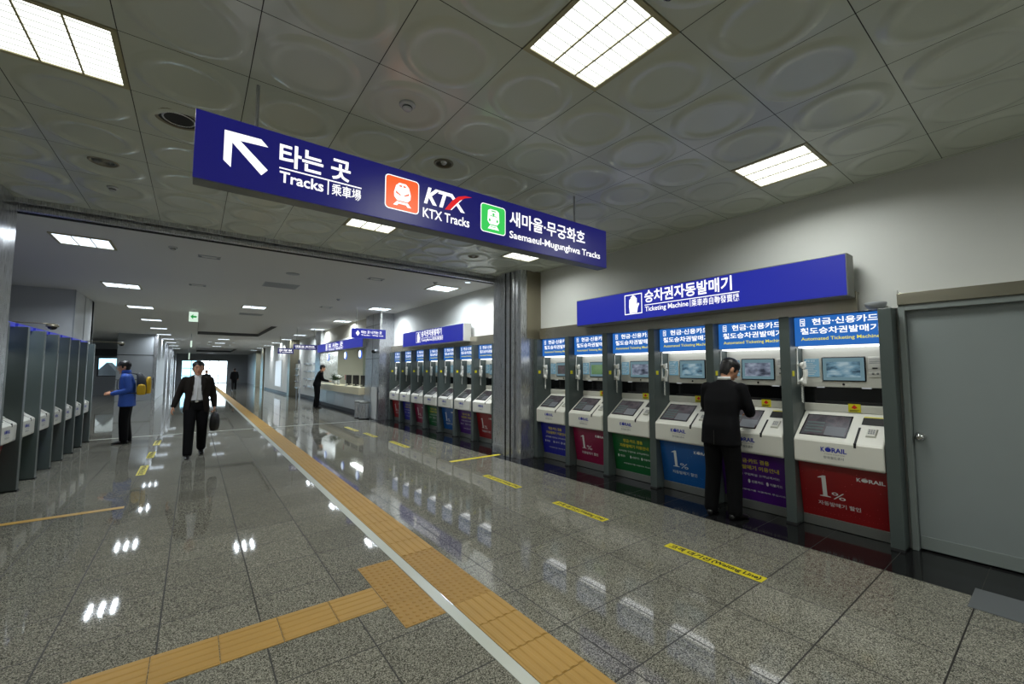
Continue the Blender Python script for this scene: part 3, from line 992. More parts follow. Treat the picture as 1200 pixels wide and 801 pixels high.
def train(parent, x0, x1, z0, z1, mat, kind):
    w, h = x1 - x0, z1 - z0
    X = lambda u: x0 + u * w
    Zz = lambda v: z0 + v * h
    b1 = Print(HO, FACE_MY, 0.002).rrect(x0, x1, z0, z1, 0.025)
    o = b1.build('train_symbol', mat, parent)
    Print(HO, FACE_MY, 0.0012).rrect(x0 - 0.007, x1 + 0.007, z0 - 0.007, z1 + 0.007, 0.03).build('symbol_rim', 'sign_white', o)
    q = Print(HO, FACE_MY, 0.003)
    if kind == 'ktx':
        q.poly([(X(a_), Zz(b_)) for a_, b_ in ((0.40, 0.84), (0.60, 0.84), (0.70, 0.74), (0.76, 0.52), (0.75, 0.38), (0.66, 0.28), (0.34, 0.28), (0.25, 0.38), (0.24, 0.52), (0.30, 0.74))])
        q.poly([(X(a_), Zz(b_)) for a_, b_ in ((0.33, 0.25), (0.67, 0.25), (0.78, 0.12), (0.66, 0.12), (0.62, 0.18), (0.38, 0.18), (0.34, 0.12), (0.22, 0.12))])
    else:
        q.poly([(X(a_), Zz(b_)) for a_, b_ in ((0.36, 0.86), (0.64, 0.86), (0.73, 0.80), (0.75, 0.42), (0.66, 0.30), (0.34, 0.30), (0.25, 0.42), (0.27, 0.80))])
        q.poly([(X(a_), Zz(b_)) for a_, b_ in ((0.36, 0.26), (0.64, 0.26), (0.74, 0.12), (0.26, 0.12))])
    q.build('train_figure', 'sign_white', o)
    q = Print(HO, FACE_MY, 0.0038)
    if kind == 'ktx':
        q.rect(X(0.40), X(0.48), Zz(0.72), Zz(0.77)).rect(X(0.52), X(0.60), Zz(0.72), Zz(0.77))
        q.poly([(X(0.29), Zz(0.57)), (X(0.45), Zz(0.47)), (X(0.44), Zz(0.44)), (X(0.30), Zz(0.50))])
        q.poly([(X(0.71), Zz(0.57)), (X(0.55), Zz(0.47)), (X(0.56), Zz(0.44)), (X(0.70), Zz(0.50))])
    else:
        q.rect(X(0.40), X(0.60), Zz(0.78), Zz(0.82)).rect(X(0.36), X(0.64), Zz(0.60), Zz(0.63))
        q.oval(X(0.34), Zz(0.45), 0.010, 0.014).oval(X(0.66), Zz(0.45), 0.010, 0.014).oval(X(0.5), Zz(0.68), 0.012, 0.012)
        q.rect(X(0.38), X(0.62), Zz(0.19), Zz(0.215))
    q.build('train_detail', mat, o)
train(t, 1.085, 1.343, 2.780, 3.028, 'icon_orange', 'ktx')
train(t, 1.930, 2.183, 2.775, 3.015, 'icon_green', 'loco')

def small_sign(label, x0, x1, y, z0, z1, mat, txt, icon=True, rods=True):
    t = thing('hanging_sign', label, 'sign', ((x0 + x1) / 2, y, z0))
    w, h = (x1 - x0) / 2, z1 - z0
    MB().box(-w, w, -0.06, 0.06, 0, h).build('housing', mat, t, 0.004)
    q = Print((-w, -0.06, 0), FACE_MY, 0.002)
    a0 = 0.10 * w
    if icon:
        q.poly([(0.18 * w, 0.5 * h), (0.30 * w, 0.8 * h), (0.42 * w, 0.5 * h), (0.30 * w, 0.2 * h)])
        a0 = 0.5 * w
    q.text(txt[0], a0, 1.75 * w, 0.48 * h, 0.80 * h, 0.03)
    if len(txt) > 1:
        q.text(txt[1], a0, 1.85 * w, 0.2 * h, 0.40 * h, 0.02)
    q.build('lettering', 'sign_white', t)
    if rods:
        for s in (-1, 1):
            MB().lathe([(0.008, 0), (0.008, ZC - z1)], (s * w * 0.75, 0, h), 8).build('rod', 'sign_grey', t)
    return t
small_sign('short blue hanging sign in front of the pillar beside the ticket office', 3.64, 4.63, 12.6, 2.51, 2.79, 'sign_blue', ['타는 곳 나가는 곳', 'Tracks · Way out'])
small_sign('dark blue hanging sign in the corridor, left of the ticket office fascia', 3.36, 4.28, 20.0, 2.45, 2.66, 'sign_navy', ['대합실 승차권', 'Waiting room'], False)
small_sign('dark blue hanging sign furthest along the right of the corridor', 3.6, 4.37, 26.0, 2.46, 2.76, 'sign_navy', ['화장실', 'Toilets'], False)

t = thing('exit_sign', 'small white hanging sign with a green arrow, high in the corridor', 'exit sign', (-0.085, 16.0, 3.03))
t.scale = (0.7, 0.7, 0.9)
MB().box(-0.16, 0.16, -0.05, 0.05, 0, 0.33).build('housing', 'exit_white', t, 0.004)
Print((-0.16, -0.05, 0), FACE_MY, 0.002).poly([(0.05, 0.165), (0.15, 0.25), (0.15, 0.195), (0.27, 0.195), (0.27, 0.135), (0.15, 0.135), (0.15, 0.08)]).build('arrow', 'exit_green', t)
MB().lathe([(0.012, 0), (0.012, 0.08)], (0, 0, 0.33), 8).build('rod', 'steel', t)
for n, (y, z0, h, lab) in enumerate(((26.6, 2.72, 0.30, 'thin lit sign seen edge-on below the near ceiling coffer'), (45.0, 2.45, 0.55, 'thin lit sign seen edge-on, lower one in front of the end windows'))):
    t = thing('edge_lit_sign', lab, 'sign', (-0.17 - 0.012 * (y - 26), y, z0))
    MB().box(-0.035, 0.035, -0.25, 0.25, 0, h).build('housing', 'exit_white', t, 0.004)
    MB().lathe([(0.012, 0), (0.012, ZC - z0 - h)], (0, 0, h), 8).build('rod', 'steel', t)

# ------------------------------------------------------------------ floor markings
def bar_tiles(name, label, x0, x1, y0, y1, along, mat='ochre'):
    mb = MB()
    S_ = 0.3
    L = (y1 - y0) if along == 'y' else (x1 - x0)
    n = max(1, int(round(L / S_)))
    st = L / n
    for k in range(n):
        g = 0.002
        if along == 'y':
            a0, a1 = y0 + k * st + g, y0 + (k + 1) * st - g
            mb.box(x0, x1, a0, a1, -0.005, 0.003)
            w = x1 - x0
            for j in range(5):
                cx = x0 + w * (j + 0.5) / 5
                mb.prism([(cx - 0.018, 0.003), (cx - 0.012, 0.0075), (cx + 0.012, 0.0075), (cx + 0.018, 0.003)], a0 + 0.004, a1 - 0.004, lambda p, q, t: (p, t, q))
        else:
            a0, a1 = x0 + k * st + g, x0 + (k + 1) * st - g
            mb.box(a0, a1, y0, y1, -0.005, 0.003)
            w = y1 - y0
            for j in range(5):
                cy = y0 + w * (j + 0.5) / 5
                mb.prism([(cy - 0.018, 0.003), (cy - 0.012, 0.0075), (cy + 0.012, 0.0075), (cy + 0.018, 0.003)], a0 + 0.004, a1 - 0.004, lambda p, q, t: (t, p, q))
    o = mb.build(name, mat)
    tag(o, label, 'tactile paving', 'tactile paving on the floor')
    return o

def dome_tiles(name, label, x0, x1, y0, y1, nx, ny):
    mb = MB()
    for i in range(nx):
        for j in range(ny):
            a0, a1 = x0 + (x1 - x0) * i / nx, x0 + (x1 - x0) * (i + 1) / nx
            b0, b1 = y0 + (y1 - y0) * j / ny, y0 + (y1 - y0) * (j + 1) / ny
            mb.box(a0 + 0.0015, a1 - 0.0015, b0 + 0.0015, b1 - 0.0015, -0.005, 0.003)
            for p in range(6):
                for q in range(6):
                    mb.lathe([(0.0155, 0.0), (0.012, 0.0035), (0.006, 0.005)], (a0 + (a1 - a0) * (p + 0.5) / 6, b0 + (b1 - b0) * (q + 0.5) / 6, 0.003), 8)
    o = mb.build(name, 'ochre_dome')
    tag(o, label, 'tactile paving', 'tactile paving on the floor')
    return o
bar_tiles('tactile_paving', 'long ochre ribbed tactile strip running down the corridor past the dimpled patch', 1.45, 1.75, 3.462, 59.5, 'y')
dome_tiles('tactile_paving', 'ochre dimpled tactile patch within the long strip, right of the white band', 1.45, 1.75, 2.56, 3.46, 1, 3)
bar_tiles('tactile_paving', 'short ochre ribbed tactile strip at the bottom edge, below the dimpled patch', 1.45, 1.75, -2.84, 2.558, 'y')
dome_tiles('tactile_paving', 'ochre dimpled tactile pad left of the white band, where the branch strip ends', 1.09, 1.365, 2.51, 3.465, 1, 3)
bar_tiles('tactile_paving', 'ochre ribbed tactile branch strip leading from the dimpled pad to the bottom left', -5.9, 1.088, 2.81, 3.11, 'x')
struct('trim_8', MB().box(1.37, 1.445, -3.2, 60, -0.01, 0.003), 'white_strip')

def tape(label, y0, y1, x=3.46, w=0.105, flip=False, text=True, mat='tape_yellow'):
    t = thing('floor_tape', label, 'floor tape', (x, (y0 + y1) / 2, 0), PI if flip else 0, 'waiting line tapes')
    h = (y1 - y0) / 2
    MB().box(-w / 2, w / 2, -h, h, 0.0002, 0.0022).build('tape_strip', mat, t)
    if text:
        q = Print((-w / 2, h, 0.0022), FLOOR_X, 0.0006)
        L = 2 * h
        q.text('고객 대기선', 0.04 * L, 0.49 * L, 0.17 * w, 0.85 * w, 0.035)
        q.build('lettering', 'ink_black', t)
        q = Print((-w / 2, h, 0.0022), FLOOR_X, 0.0006).text('(Waiting Line)', 0.51 * L, 0.97 * L, 0.13 * w, 0.85 * w, 0.035)
        q.build('lettering', 'ink_black', t)
    return t
tape('yellow waiting line tape on the floor closest to the viewpoint, facing the red machine', 1.455, 2.265, 3.465)
tape('yellow waiting line tape in front of the light blue machine', 3.0, 3.77, 3.495)
tape('yellow waiting line tape in front of the magenta machine', 4.51, 5.335, 3.53)
tape('yellow waiting line tape before the far machines, nearer the steel pillar', 8.16, 9.08, 3.52)
tape('yellow waiting line tape before the far machines, middle one', 9.86, 10.68, 3.46)
tape('yellow waiting line tape before the far machines, towards the bins', 11.1, 12.1, 3.40)
tape('yellow tape on the left floor, nearest of three small ones', 8.42, 9.2, -0.58, flip=True)
tape('yellow tape on the left floor, middle of three small ones', 9.95, 10.65, -0.57, flip=True)
tape('yellow tape on the left floor, beside the feet of the man in blue', 11.55, 12.3, -0.57, flip=True)
for lab, x0, x1, y, mat in (('long yellow tape across the floor ending at the steel pillar', 3.56, 4.60, 6.47, 'tape_yellow'), ('long worn orange tape across the left floor, at the picture edge', -2.3, -0.575, 6.59, 'tape_orange')):
    o = MB().box(x0, x1, y - 0.045, y + 0.045, 0.0002, 0.0022).build('floor_tape', mat)
    tag(o, lab, 'floor tape', 'waiting line tapes')

# ------------------------------------------------------------------ small things on the ceilings
def round_fitting(name, label, cat, x, y, r, style, z=ZC):
    t = thing(name, label, cat, (x, y, z))
    MB().lathe([(r, 0.01), (r, -0.006), (r * 0.93, -0.012), (r * 0.80, -0.010), (r * 0.78, 0.01)], n=28, cap=False).build('rim', 'steel_warm' if style != 'white' else 'pale_panel', t, smooth=True)
    if style == 'speaker':
        g = MB()
        for k in range(5):
            rr = r * (0.74 - 0.15 * k)
            g.lathe([(rr, -0.004), (rr - 0.004, -0.009), (rr - 0.008, -0.004)], n=24)
        g.build('grille', 'steel_kick', t)
        MB().lathe([(r * 0.8, 0.0), (r * 0.8, 0.008)], n=24).build('back', 'black_matte', t)
    elif style == 'hole':
        MB().lathe([(r * 0.80, -0.008), (r * 0.80, 0.008)], n=24).build('opening', 'black_matte', t)
        MB().lathe([(r * 0.66, -0.009), (r * 0.62, -0.013), (r * 0.58, -0.009)], n=24, cap=False).build('inner_ring', 'steel', t)
    elif style == 'downlight':
        MB().lathe([(r * 0.80, -0.004), (r * 0.55, 0.007), (r * 0.2, 0.009)], n=24).build('reflector', 'chrome', t, smooth=True)
        MB().ell((0, 0, 0.0), (r * 0.28, r * 0.28, r * 0.2)).build('bulb', 'pale_panel', t, smooth=True)
    return t
round_fitting('ceiling_speaker', 'oval looking round speaker grille in the pan ceiling at the left', 'speaker', -0.715, 5.04, 0.105, 'speaker')
round_fitting('ceiling_opening', 'round black opening in the pan ceiling at the left end of the hanging sign', 'vent', -0.165, 3.83, 0.15, 'hole')
round_fitting('downlight', 'unlit chrome downlight in the pan ceiling above the hanging sign', 'downlight', 1.693, 3.25, 0.088, 'downlight')
round_fitting('downlight', 'unlit downlight under the hanging sign, near the shutter track', 'downlight', 3.52, 5.70, 0.09, 'downlight')

def detector(label, x, y, r=0.05, name='smoke_detector'):
    t = thing(name, label, 'smoke detector', (x, y, ZC))
    MB().lathe([(r, 0.0), (r, -0.012), (r * 0.86, -0.02)], n=24).build('base', 'pale_panel', t, smooth=True)
    MB().lathe([(r * 0.55, -0.02), (r * 0.62, -0.034), (r * 0.45, -0.044), (r * 0.1, -0.046)], n=20).build('sensor_head', 'pale_panel', t, smooth=True)
    MB().lathe([(r * 0.57, -0.024), (r * 0.63, -0.026), (r * 0.63, -0.030), (r * 0.6, -0.033)], n=20, cap=False).build('sensor_slot', 'black_matte', t)
    return t
detector('white smoke detector in the pan ceiling above the hanging sign', 1.10, 2.66, 0.055)
detector('small sensor in the pan ceiling by the shutter track at the left', -0.73, 5.70, 0.045)
detector('smoke detector just inside the corridor at the left light', -0.33, 8.0, 0.055)
detector('smoke detector in the corridor ceiling above the far machines', 3.95, 7.9, 0.05)
detector('tiny smoke detector in the corridor ceiling beside the far right lights', 2.9, 11.3, 0.045)
t = thing('ceiling_camera', 'black camera in the pan ceiling at the top edge of the picture', 'camera', (1.75, 1.08, ZC))
t.location = (1.745, 1.065, ZC)
t.scale = (0.75,) * 3
MB().lathe([(0.055, 0), (0.055, -0.03), (0.05, -0.04)], n=20).build('base', 'black_matte', t, smooth=True)
MB().ell((0, 0, -0.04), (0.045, 0.045, 0.035)).build('dome', 'black_gloss', t, smooth=True)

def vent(label, x, y, w, l, style='slats'):
    t = thing('ceiling_vent', label, 'vent', (x, y, ZC))
    fr = MB()
    fr.box(-w / 2, w / 2, -l / 2, -l / 2 + 0.02, -0.008, 0.0).box(-w / 2, w / 2, l / 2 - 0.02, l / 2, -0.008, 0.0)
    fr.box(-w / 2, -w / 2 + 0.02, -l / 2 + 0.02, l / 2 - 0.02, -0.008, 0.0).box(w / 2 - 0.02, w / 2, -l / 2 + 0.02, l / 2 - 0.02, -0.008, 0.0)
    fr.build('frame', 'grey_wall', t)
    if style == 'slats':
        g = MB()
        n = 12
        for k in range(n):
            y_ = -l / 2 + 0.02 + (l - 0.04) * (k + 0.5) / n
            g.box(-w / 2 + 0.02, w / 2 - 0.02, y_ - 0.012, y_ + 0.008, -0.006, 0.0)
        g.build('grille', 'grey_wall', t)
    else:
        MB().box(-w / 2 + 0.02, w / 2 - 0.02, -l / 2 + 0.02, l / 2 - 0.02, -0.003, 0.0).build('cover', 'gypsum', t)
        for s in (-1, 1):
            MB().ell((s * (w / 2 - 0.03), 0, -0.012), (0.022, 0.022, 0.014), 10, 6).build('clip', 'grey_wall', t, smooth=True)
    return t
vent('grey rectangular air grille in the corridor ceiling, nearer one', 1.43, 10.25, 0.66, 0.55)
vent('grey rectangular air grille in the corridor ceiling, beyond the lit square', 1.42, 16.2, 0.66, 0.5)
vent('pale hatch with two clips in the corridor ceiling above the exit sign', 0.12, 8.35, 0.30, 0.18, 'hatch')
vent('pale hatch with two clips in the corridor ceiling, further towards the exit sign', -0.02, 11.3, 0.30, 0.2, 'hatch')
vent('pale hatch with two clips in the corridor ceiling near the far machine row', 2.85, 8.35, 0.30, 0.2, 'hatch')
vent('pale hatch with two clips in the corridor ceiling before the ticket office', 3.0, 13.0, 0.30, 0.3, 'hatch')
t = thing('ceiling_speaker', 'flat grey oval speaker in the corridor ceiling by the air grille', 'speaker', (1.43, 8.85, ZC))
MB().lathe([(0.12, 0), (0.12, -0.006), (0.10, -0.012)], n=24).build('grille', 'grey_wall', t, smooth=True)

# domed cameras on arms over the left machines
def arm_camera(label, x, y, z, x_wall):
    t = thing('mounted_arm_camera', label, 'camera', (x, y, z))
    MB().tube([(x_wall - x, 0, 0.05), (-0.12, 0, 0.045), (0, 0, 0.04)], 0.010, 10).build('arm', 'steel_warm', t, smooth=True)
    MB().lathe([(0.015, 0.05), (0.06, 0.036), (0.075, 0.012), (0.07, -0.005)], n=24).build('housing', 'steel_warm', t, smooth=True)
    MB().ell((0, 0, -0.006), (0.055, 0.055, 0.045), 20, 10).build('dome', 'black_gloss', t, smooth=True)
    return t
arm_camera('domed camera on a thin arm above the left machine row, nearer one', -1.79, 9.5, 2.235, -2.36)
arm_camera('domed camera on a thin arm near the bright left wall corner, further one', -1.54, 14.8, 2.23, -2.24)

for n, (x, y) in enumerate(((-5.0, 19.0), (-5.0, 25.0), (-5.0, 31.0))):
    lamp_fixture(x, y, 0.62, 0.62, f'white square light in the side passage ceiling, {order[n]} one in', 'lamp_far', 'square lights in the side passage', louvre=False)
# ------------------------------------------------------------------ left side beyond the machines
struct('wall_left.002', MB().box(-12, -2.25, 13.7, 13.9, 0, ZC).box(-2.45, -2.25, 13.9, 15.9, 0, ZC).box(-12, -2.25, 15.7, 15.9, 0, ZC), 'pale_panel')
struct('trim_9', MB().box(-2.246, -2.24, 14.75, 14.77, 0, ZC).box(-2.262, -2.242, 13.69, 13.705, 0, ZC).box(-2.246, -2.24, 15.88, 15.902, 0, ZC), 'grey_wall')
blk = struct('pillar.003', MB().box(-3.1, -1.58, 28.5, 36.0, 0, ZC), 'grey_wall', bevel=0.01)
for z in (1.05, 2.3):
    MB().box(-3.1, -1.578, 28.494, 28.502, z, z + 0.03).build('seam', 'joint_dark', blk)
MB().box(-1.70, -1.56, 28.48, 28.62, 0, ZC).build('corner_trim', 'steel', blk)
struct('wall_left.003', MB().box(-12, -4.78, 36.0, 36.3, 0, ZC).box(-3.86, -3.1, 36.0, 36.3, 0, ZC).box(-4.78, -3.86, 36.0, 36.3, 0, 1.15).box(-4.78, -3.86, 36.0, 36.3, 2.32, ZC), 'grey_wall')
struct('wall_left.004', MB().box(-12.2, -12, 13.9, 36.3, 0, ZC), 'grey_wall')
MB_ = MB().box(-12, -3.1, 35.95, 36.0, 2.42, 2.85)
struct('trim_10', MB_, 'dark_wall')
w = struct('window_2', MB().box(-4.78, -3.86, 36.1, 36.12, 1.15, 2.32), pm('clear_glass', (255, 255, 255), 0.0), None)
fr = MB().box(-4.78, -4.73, 36.05, 36.2, 1.15, 2.32).box(-3.91, -3.86, 36.05, 36.2, 1.15, 2.32).box(-4.73, -3.91, 36.05, 36.2, 1.15, 1.2).box(-4.73, -3.91, 36.05, 36.2, 2.27, 2.32)
fr.build('window_frame', 'dark_wall', w)
g_ = MB().prism([(-6.4, -1), (-5.9, 0.3), (-4.55, 2.05), (-3.2, 0.3), (-2.6, -1)], 37.6, 40.0, lambda p, q, t: (p, t, q)).build('exterior_gable', 'grey_wall')
g_['kind'] = 'structure'
# steel faced columns and dark wall panels down the left
for n, (y, x0, x1) in enumerate(((33.0, -1.58, -1.45), (37.5, -2.0, -1.5), (42.0, -2.0, -1.45), (47.0, -2.0, -1.5), (53.0, -2.0, -1.5))):
    if n == 0:
        continue
    struct('column', MB().box(x0, x1, y, y + 0.8, 0, ZC), 'steel', bevel=0.006)
struct('wall_left.005', MB().box(-2.3, -2.0, 36.3, 41.0, 0, ZC).box(-2.3, -2.0, 41.0, 60, 2.6, ZC).box(-2.3, -2.0, 47.8, 53, 0, 2.6), 'grey_wall')
struct('trim_11', MB().box(-2.0, -1.97, 36.3, 60, 0, 0.18), 'dark_wall')

# ------------------------------------------------------------------ right side: ticket office and beyond
struct('wall_right.001', MB().box(4.80, 5.13, 14.5, 21.0, 2.60, ZC), 'beige_wall')
struct('wall_right.005', MB().box(5.13, 5.45, 22.0, 28.55, 0, ZC), 'white_wall')
struct('wall_right.006', MB().box(4.66, 5.45, 29.3, 40.4, 0, ZC), 'white_wall')
struct('wall_right.007', MB().box(5.13, 5.45, 48.0, 60, 0, ZC), 'grey_wall')
struct('wall_right.002', MB().box(6.8, 7.0, 14.5, 21.6, 0, 2.75), pm('office_green', (196, 206, 192), 0.6))
struct('wall_right.003', MB().box(5.45, 6.8, 14.5, 14.6, 0, 2.75).box(5.45, 6.8, 21.5, 21.6, 0, 2.75), 'beige_wall')
struct('ceiling.004', MB().box(4.66, 7.0, 14.5, 21.6, 2.72, 2.80), 'gypsum')
p3 = clad_pillar('pillar.004', 4.66, 5.45, 21.0, 22.0)
for nm, y0, y1, x0 in (('pillar.005', 28.55, 29.3, 4.62), ('pillar.006', 40.4, 42.0, 4.55), ('pillar.007', 47.0, 48.0, 4.7)):
    struct(nm, MB().box(x0, 5.45, y0, y1, 0, ZC), 'steel_warm', bevel=0.01)
struct('trim_12', MB().box(4.645, 4.66, 29.3, 40.0, 0, 0.15).box(5.115, 5.13, 22.0, 28.55, 0, 0.15), 'dark_wall')
c_ = thing('ticket_counter', 'long beige topped counter of the ticket office, the man in black leaning on it', 'counter', (4.6, 17.6, 0))
MB().box(-0.13, 0.45, -3.05, 3.3, 0.72, 0.97).build('counter_top', 'counter_beige', c_, 0.006)
MB().box(0.06, 0.40, -3.05, 3.3, 0.14, 0.72).build('front_panel', 'pale_panel', c_)
for y in (-1.9, -0.6, 0.7, 2.0):
    MB().box(0.054, 0.06, y - 0.006, y + 0.006, 0.14, 0.72).build('seam', 'grey_wall', c_)
MB().box(0.10, 0.40, -3.05, 3.3, 0.0, 0.14).build('plinth', 'dark_wall', c_)
fs = thing('fascia_sign', 'wide blue lit fascia sign above the ticket office counter', 'sign', (4.6, 17.6, 2.36))
MB().box(-0.04, 0.30, -3.1, 3.5, 0.0, 0.36).build('housing', 'sign_grey', fs, 0.004)
MB().box(-0.05, -0.04, -3.09, 3.49, 0.01, 0.35).build('face', 'sign_blue', fs)
q = Print((-0.05, 3.5, 0), FACE_MX, 0.003)
q.frame(1.55, 1.85, 0.05, 0.31, 0.03)
q.rect(1.63, 1.77, 0.10, 0.26)
q.text('표 사는 곳', 2.0, 4.2, 0.13, 0.32, 0.03)
q.rect(2.0, 4.3, 0.095, 0.108)
q.text('Tickets', 2.0, 3.0, 0.03, 0.085, 0.02).text('賣票所', 3.2, 4.2, 0.03, 0.085, 0.02)
q.build('lettering', 'sign_white', fs)
for n, (y, lab) in enumerate(((19.9, 'round lit window number disc under the fascia, furthest along'), (17.2, 'round lit window number disc under the fascia, middle one'), (15.35, 'round lit window number disc under the fascia, closest to the pillar'))):
    t = thing('window_number', lab, 'number disc', (4.75, y, 2.13))
    MB().lathe([(0.15, -0.02), (0.15, 0.02)], (0, 0, 0), 24, 'X').build('disc_body', 'disc_blue', t)
    MB().lathe([(0.125, -0.026), (0.125, -0.02)], (0, 0, 0.015), 24, 'X').build('disc_face', 'disc_white', t)
    MB().lathe([(0.012, 0), (0.012, 0.09)], (0, 0, 0.14), 8).build('rod', 'steel', t)
def monitor(label, x, y, z, w):
    t = thing('counter_monitor', label, 'monitor', (x, y, z))
    MB().box(-0.03, 0.03, -w / 2, w / 2, 0.06, 0.40).build('housing', 'black_matte', t, 0.01)
    MB().box(-0.02, 0.02, -0.03, 0.03, 0.02, 0.08).build('neck', 'black_matte', t)
    MB().lathe([(0.11, 0), (0.10, 0.02)], n=20).build('foot', 'black_matte', t)
monitor('black monitor back on the ticket counter, near the small flag', 4.9, 16.3, 0.97, 0.62)
monitor('black monitor back on the ticket counter, beside the plant', 4.9, 17.2, 0.97, 0.55)
monitor('black monitor back on the ticket counter, closest to the pillar', 4.9, 15.4, 0.97, 0.5)
t = thing('potted_plant', 'dark leafy potted plant on the ticket counter beside the leaning man', 'plant', (4.75, 18.5, 0.97))
MB().lathe([(0.08, 0), (0.11, 0.16), (0.10, 0.16)], n=20).build('pot', 'white_wall', t, smooth=True)
pm('leaf', (40, 66, 40), 0.5)
fl = MB()
rr = random.Random(3)
for k in range(40):
    a_ = rr.uniform(0, 2 * PI)
    L = rr.uniform(0.2, 0.45)
    e_ = rr.uniform(0.5, 1.3)
    b0 = Vector((0.04 * math.cos(a_), 0.04 * math.sin(a_), 0.15))
    d_ = Vector((math.cos(a_) * math.cos(e_), math.sin(a_) * math.cos(e_), math.sin(e_)))
    s_ = Vector((-math.sin(a_), math.cos(a_), 0)) * 0.028
    fl.poly([b0, b0 + d_ * L * 0.5 + s_, b0 + d_ * L - Vector((0, 0, 0.05)), b0 + d_ * L * 0.5 - s_])
fl.build('foliage', 'leaf', t)
t = thing('flower_vase', 'small vase of white flowers on the ticket counter', 'vase', (4.7, 17.95, 0.97))
MB().lathe([(0.04, 0), (0.06, 0.08), (0.03, 0.18), (0.04, 0.2)], n=16).build('vase_body', 'pale_panel', t, smooth=True)
fl = MB()
for k in range(9):
    fl.ell((rr.uniform(-0.1, 0.1), rr.uniform(-0.12, 0.12), rr.uniform(0.24, 0.40)), (0.045, 0.045, 0.04), 8, 6)
fl.build('blossom', 'white_wall', t, smooth=True)
t = thing('table_flag', 'small flag ornament standing on the ticket counter', 'flag', (4.55, 16.35, 0.97))
MB().lathe([(0.05, 0), (0.04, 0.02), (0.008, 0.03), (0.008, 0.42)], n=12).build('stand', 'steel', t)
MB().box(-0.006, 0.006, 0.008, 0.12, 0.22, 0.42).build('flag_cloth', pm('pinkish', (196, 120, 110), 0.6), t)
t = thing('notice_board', 'white notice with a dark heading on the office back wall', 'notice', (6.775, 16.5, 1.35))
MB().box(-0.015, 0.01, -0.65, 0.65, 0.0, 0.75).build('sheet', 'white_wall', t)
MB().box(-0.02, -0.016, -0.5, 0.5, 0.78, 1.0).build('heading', 'dark_wall', t)
# bins and white panel before the pillar
for lab, x, y in (('round steel litter bin by the ticket office pillar, nearer one', 4.42, 13.75), ('round steel litter bin by the ticket office, further one', 4.40, 14.15)):
    t = thing('litter_bin', lab, 'bin', (x, y, 0))
    MB().lathe([(0.155, 0), (0.155, 0.48), (0.15, 0.50)], n=28).build('drum', 'steel', t, smooth=False)
    MB().lathe([(0.16, 0.50), (0.16, 0.54), (0.12, 0.57), (0.08, 0.575)], n=28).build('lid', 'steel_kick', t, smooth=True)
    MB().lathe([(0.158, 0), (0.158, 0.03)], n=28).build('base_ring', 'rubber', t)
t = thing('standing_board', 'white narrow board standing behind the steel litter bins', 'board', (4.615, 13.42, 0))
MB().box(-0.02, 0.02, -0.22, 0.22, 0.0, 1.02).build('board', 'white_wall', t, 0.006)
MB().box(-0.025, 0.03, -0.24, 0.24, 0.0, 0.03).build('foot', 'steel', t)
t = thing('wall_camera', 'small dark dome on the steel pillar beside the ticket office', 'camera', (4.656, 13.5, 2.17))
MB().box(-0.06, 0.0, -0.10, 0.10, 0.0, 0.06).build('bracket', 'pale_panel', t, 0.006)
MB().ell((-0.06, 0, -0.01), (0.07, 0.09, 0.06)).build('dome', 'black_gloss', t, smooth=True)
# leaflet wall and rack
for r in range(4):
    for c in range(4):
        y = 23.0 + 1.15 * c
        z = 0.62 + 0.42 * r
        t = thing('mounted_leaflet_holder', f'white leaflet holder, {order[c]} column from the ticket office, {order[r]} row up from the floor', 'leaflets', (5.125, y, z), 0, 'leaflet holders on the far wall')
        MB().box(-0.03, 0.0, -0.38, 0.38, 0, 0.34).build('leaflet', 'white_wall', t)
        MB().box(-0.05, -0.03, -0.40, 0.40, -0.01, 0.07).build('tray', 'pale_panel', t)
t = thing('brochure_rack', 'tall pale brochure stand on two legs before the leaflet wall', 'rack', (4.42, 24.6, 0))
for s in (-1, 1):
    MB().box(-0.03, 0.03, s * 0.42 - 0.03, s * 0.42 + 0.03, 0, 1.9).build('leg', 'pale_panel', t)
for k in range(4):
    MB().box(-0.12, 0.05, -0.42, 0.42, 0.62 + 0.33 * k, 0.65 + 0.33 * k).build('shelf', 'pale_panel', t)
    MB().box(-0.10, -0.06, -0.38 + 0.12 * (k % 2), 0.30, 0.66 + 0.33 * k, 0.90 + 0.33 * k).build('brochure', 'white_wall', t)
MB().box(-0.02, 0.02, -0.2, 0.2, 1.9, 2.1).build('heading', 'dark_wall', t)
t = thing('poster', 'tall white poster on the lit wall beyond the leaflets', 'poster', (4.645, 33.0, 0.45))
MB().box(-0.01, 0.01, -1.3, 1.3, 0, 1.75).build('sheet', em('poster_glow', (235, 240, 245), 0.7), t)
MB().box(-0.02, 0.012, -1.36, -1.3, -0.05, 1.8).build('frame', 'steel', t)

# far end: tall glazed opening with the sky behind
struct('wall_far', MB().box(-2.3, -1.15, 60, 60.3, 0, ZC + 0.6).box(3.1, 8.2, 60, 60.3, 0, ZC + 0.6).box(-1.15, 3.1, 60, 60.3, 2.65, ZC + 0.6), 'grey_wall')
w = struct('window_1', MB().box(-1.15, 3.1, 60.1, 60.115, 0, 2.65), 'clear_glass')
mu = MB()
for k in range(6):
    x = -1.15 + 4.25 * k / 5
    mu.box(x - 0.03, x + 0.03, 60.05, 60.18, 0, 2.65)
for z in (0.03, 0.9, 1.75, 2.62):
    mu.box(-1.15, 3.1, 60.06, 60.17, z - 0.03, z + 0.03)
mu.build('window_frame', 'pale_panel', w)
w = struct('window_3', MB().box(5.28, 5.29, 42.0, 47.0, 0, 3.0), 'clear_glass')
mu = MB()
for k in range(4):
    mu.box(5.24, 5.33, 42.0 + 5.0 * k / 3 - 0.04, 42.0 + 5.0 * k / 3 + 0.04, 0, 3.0)
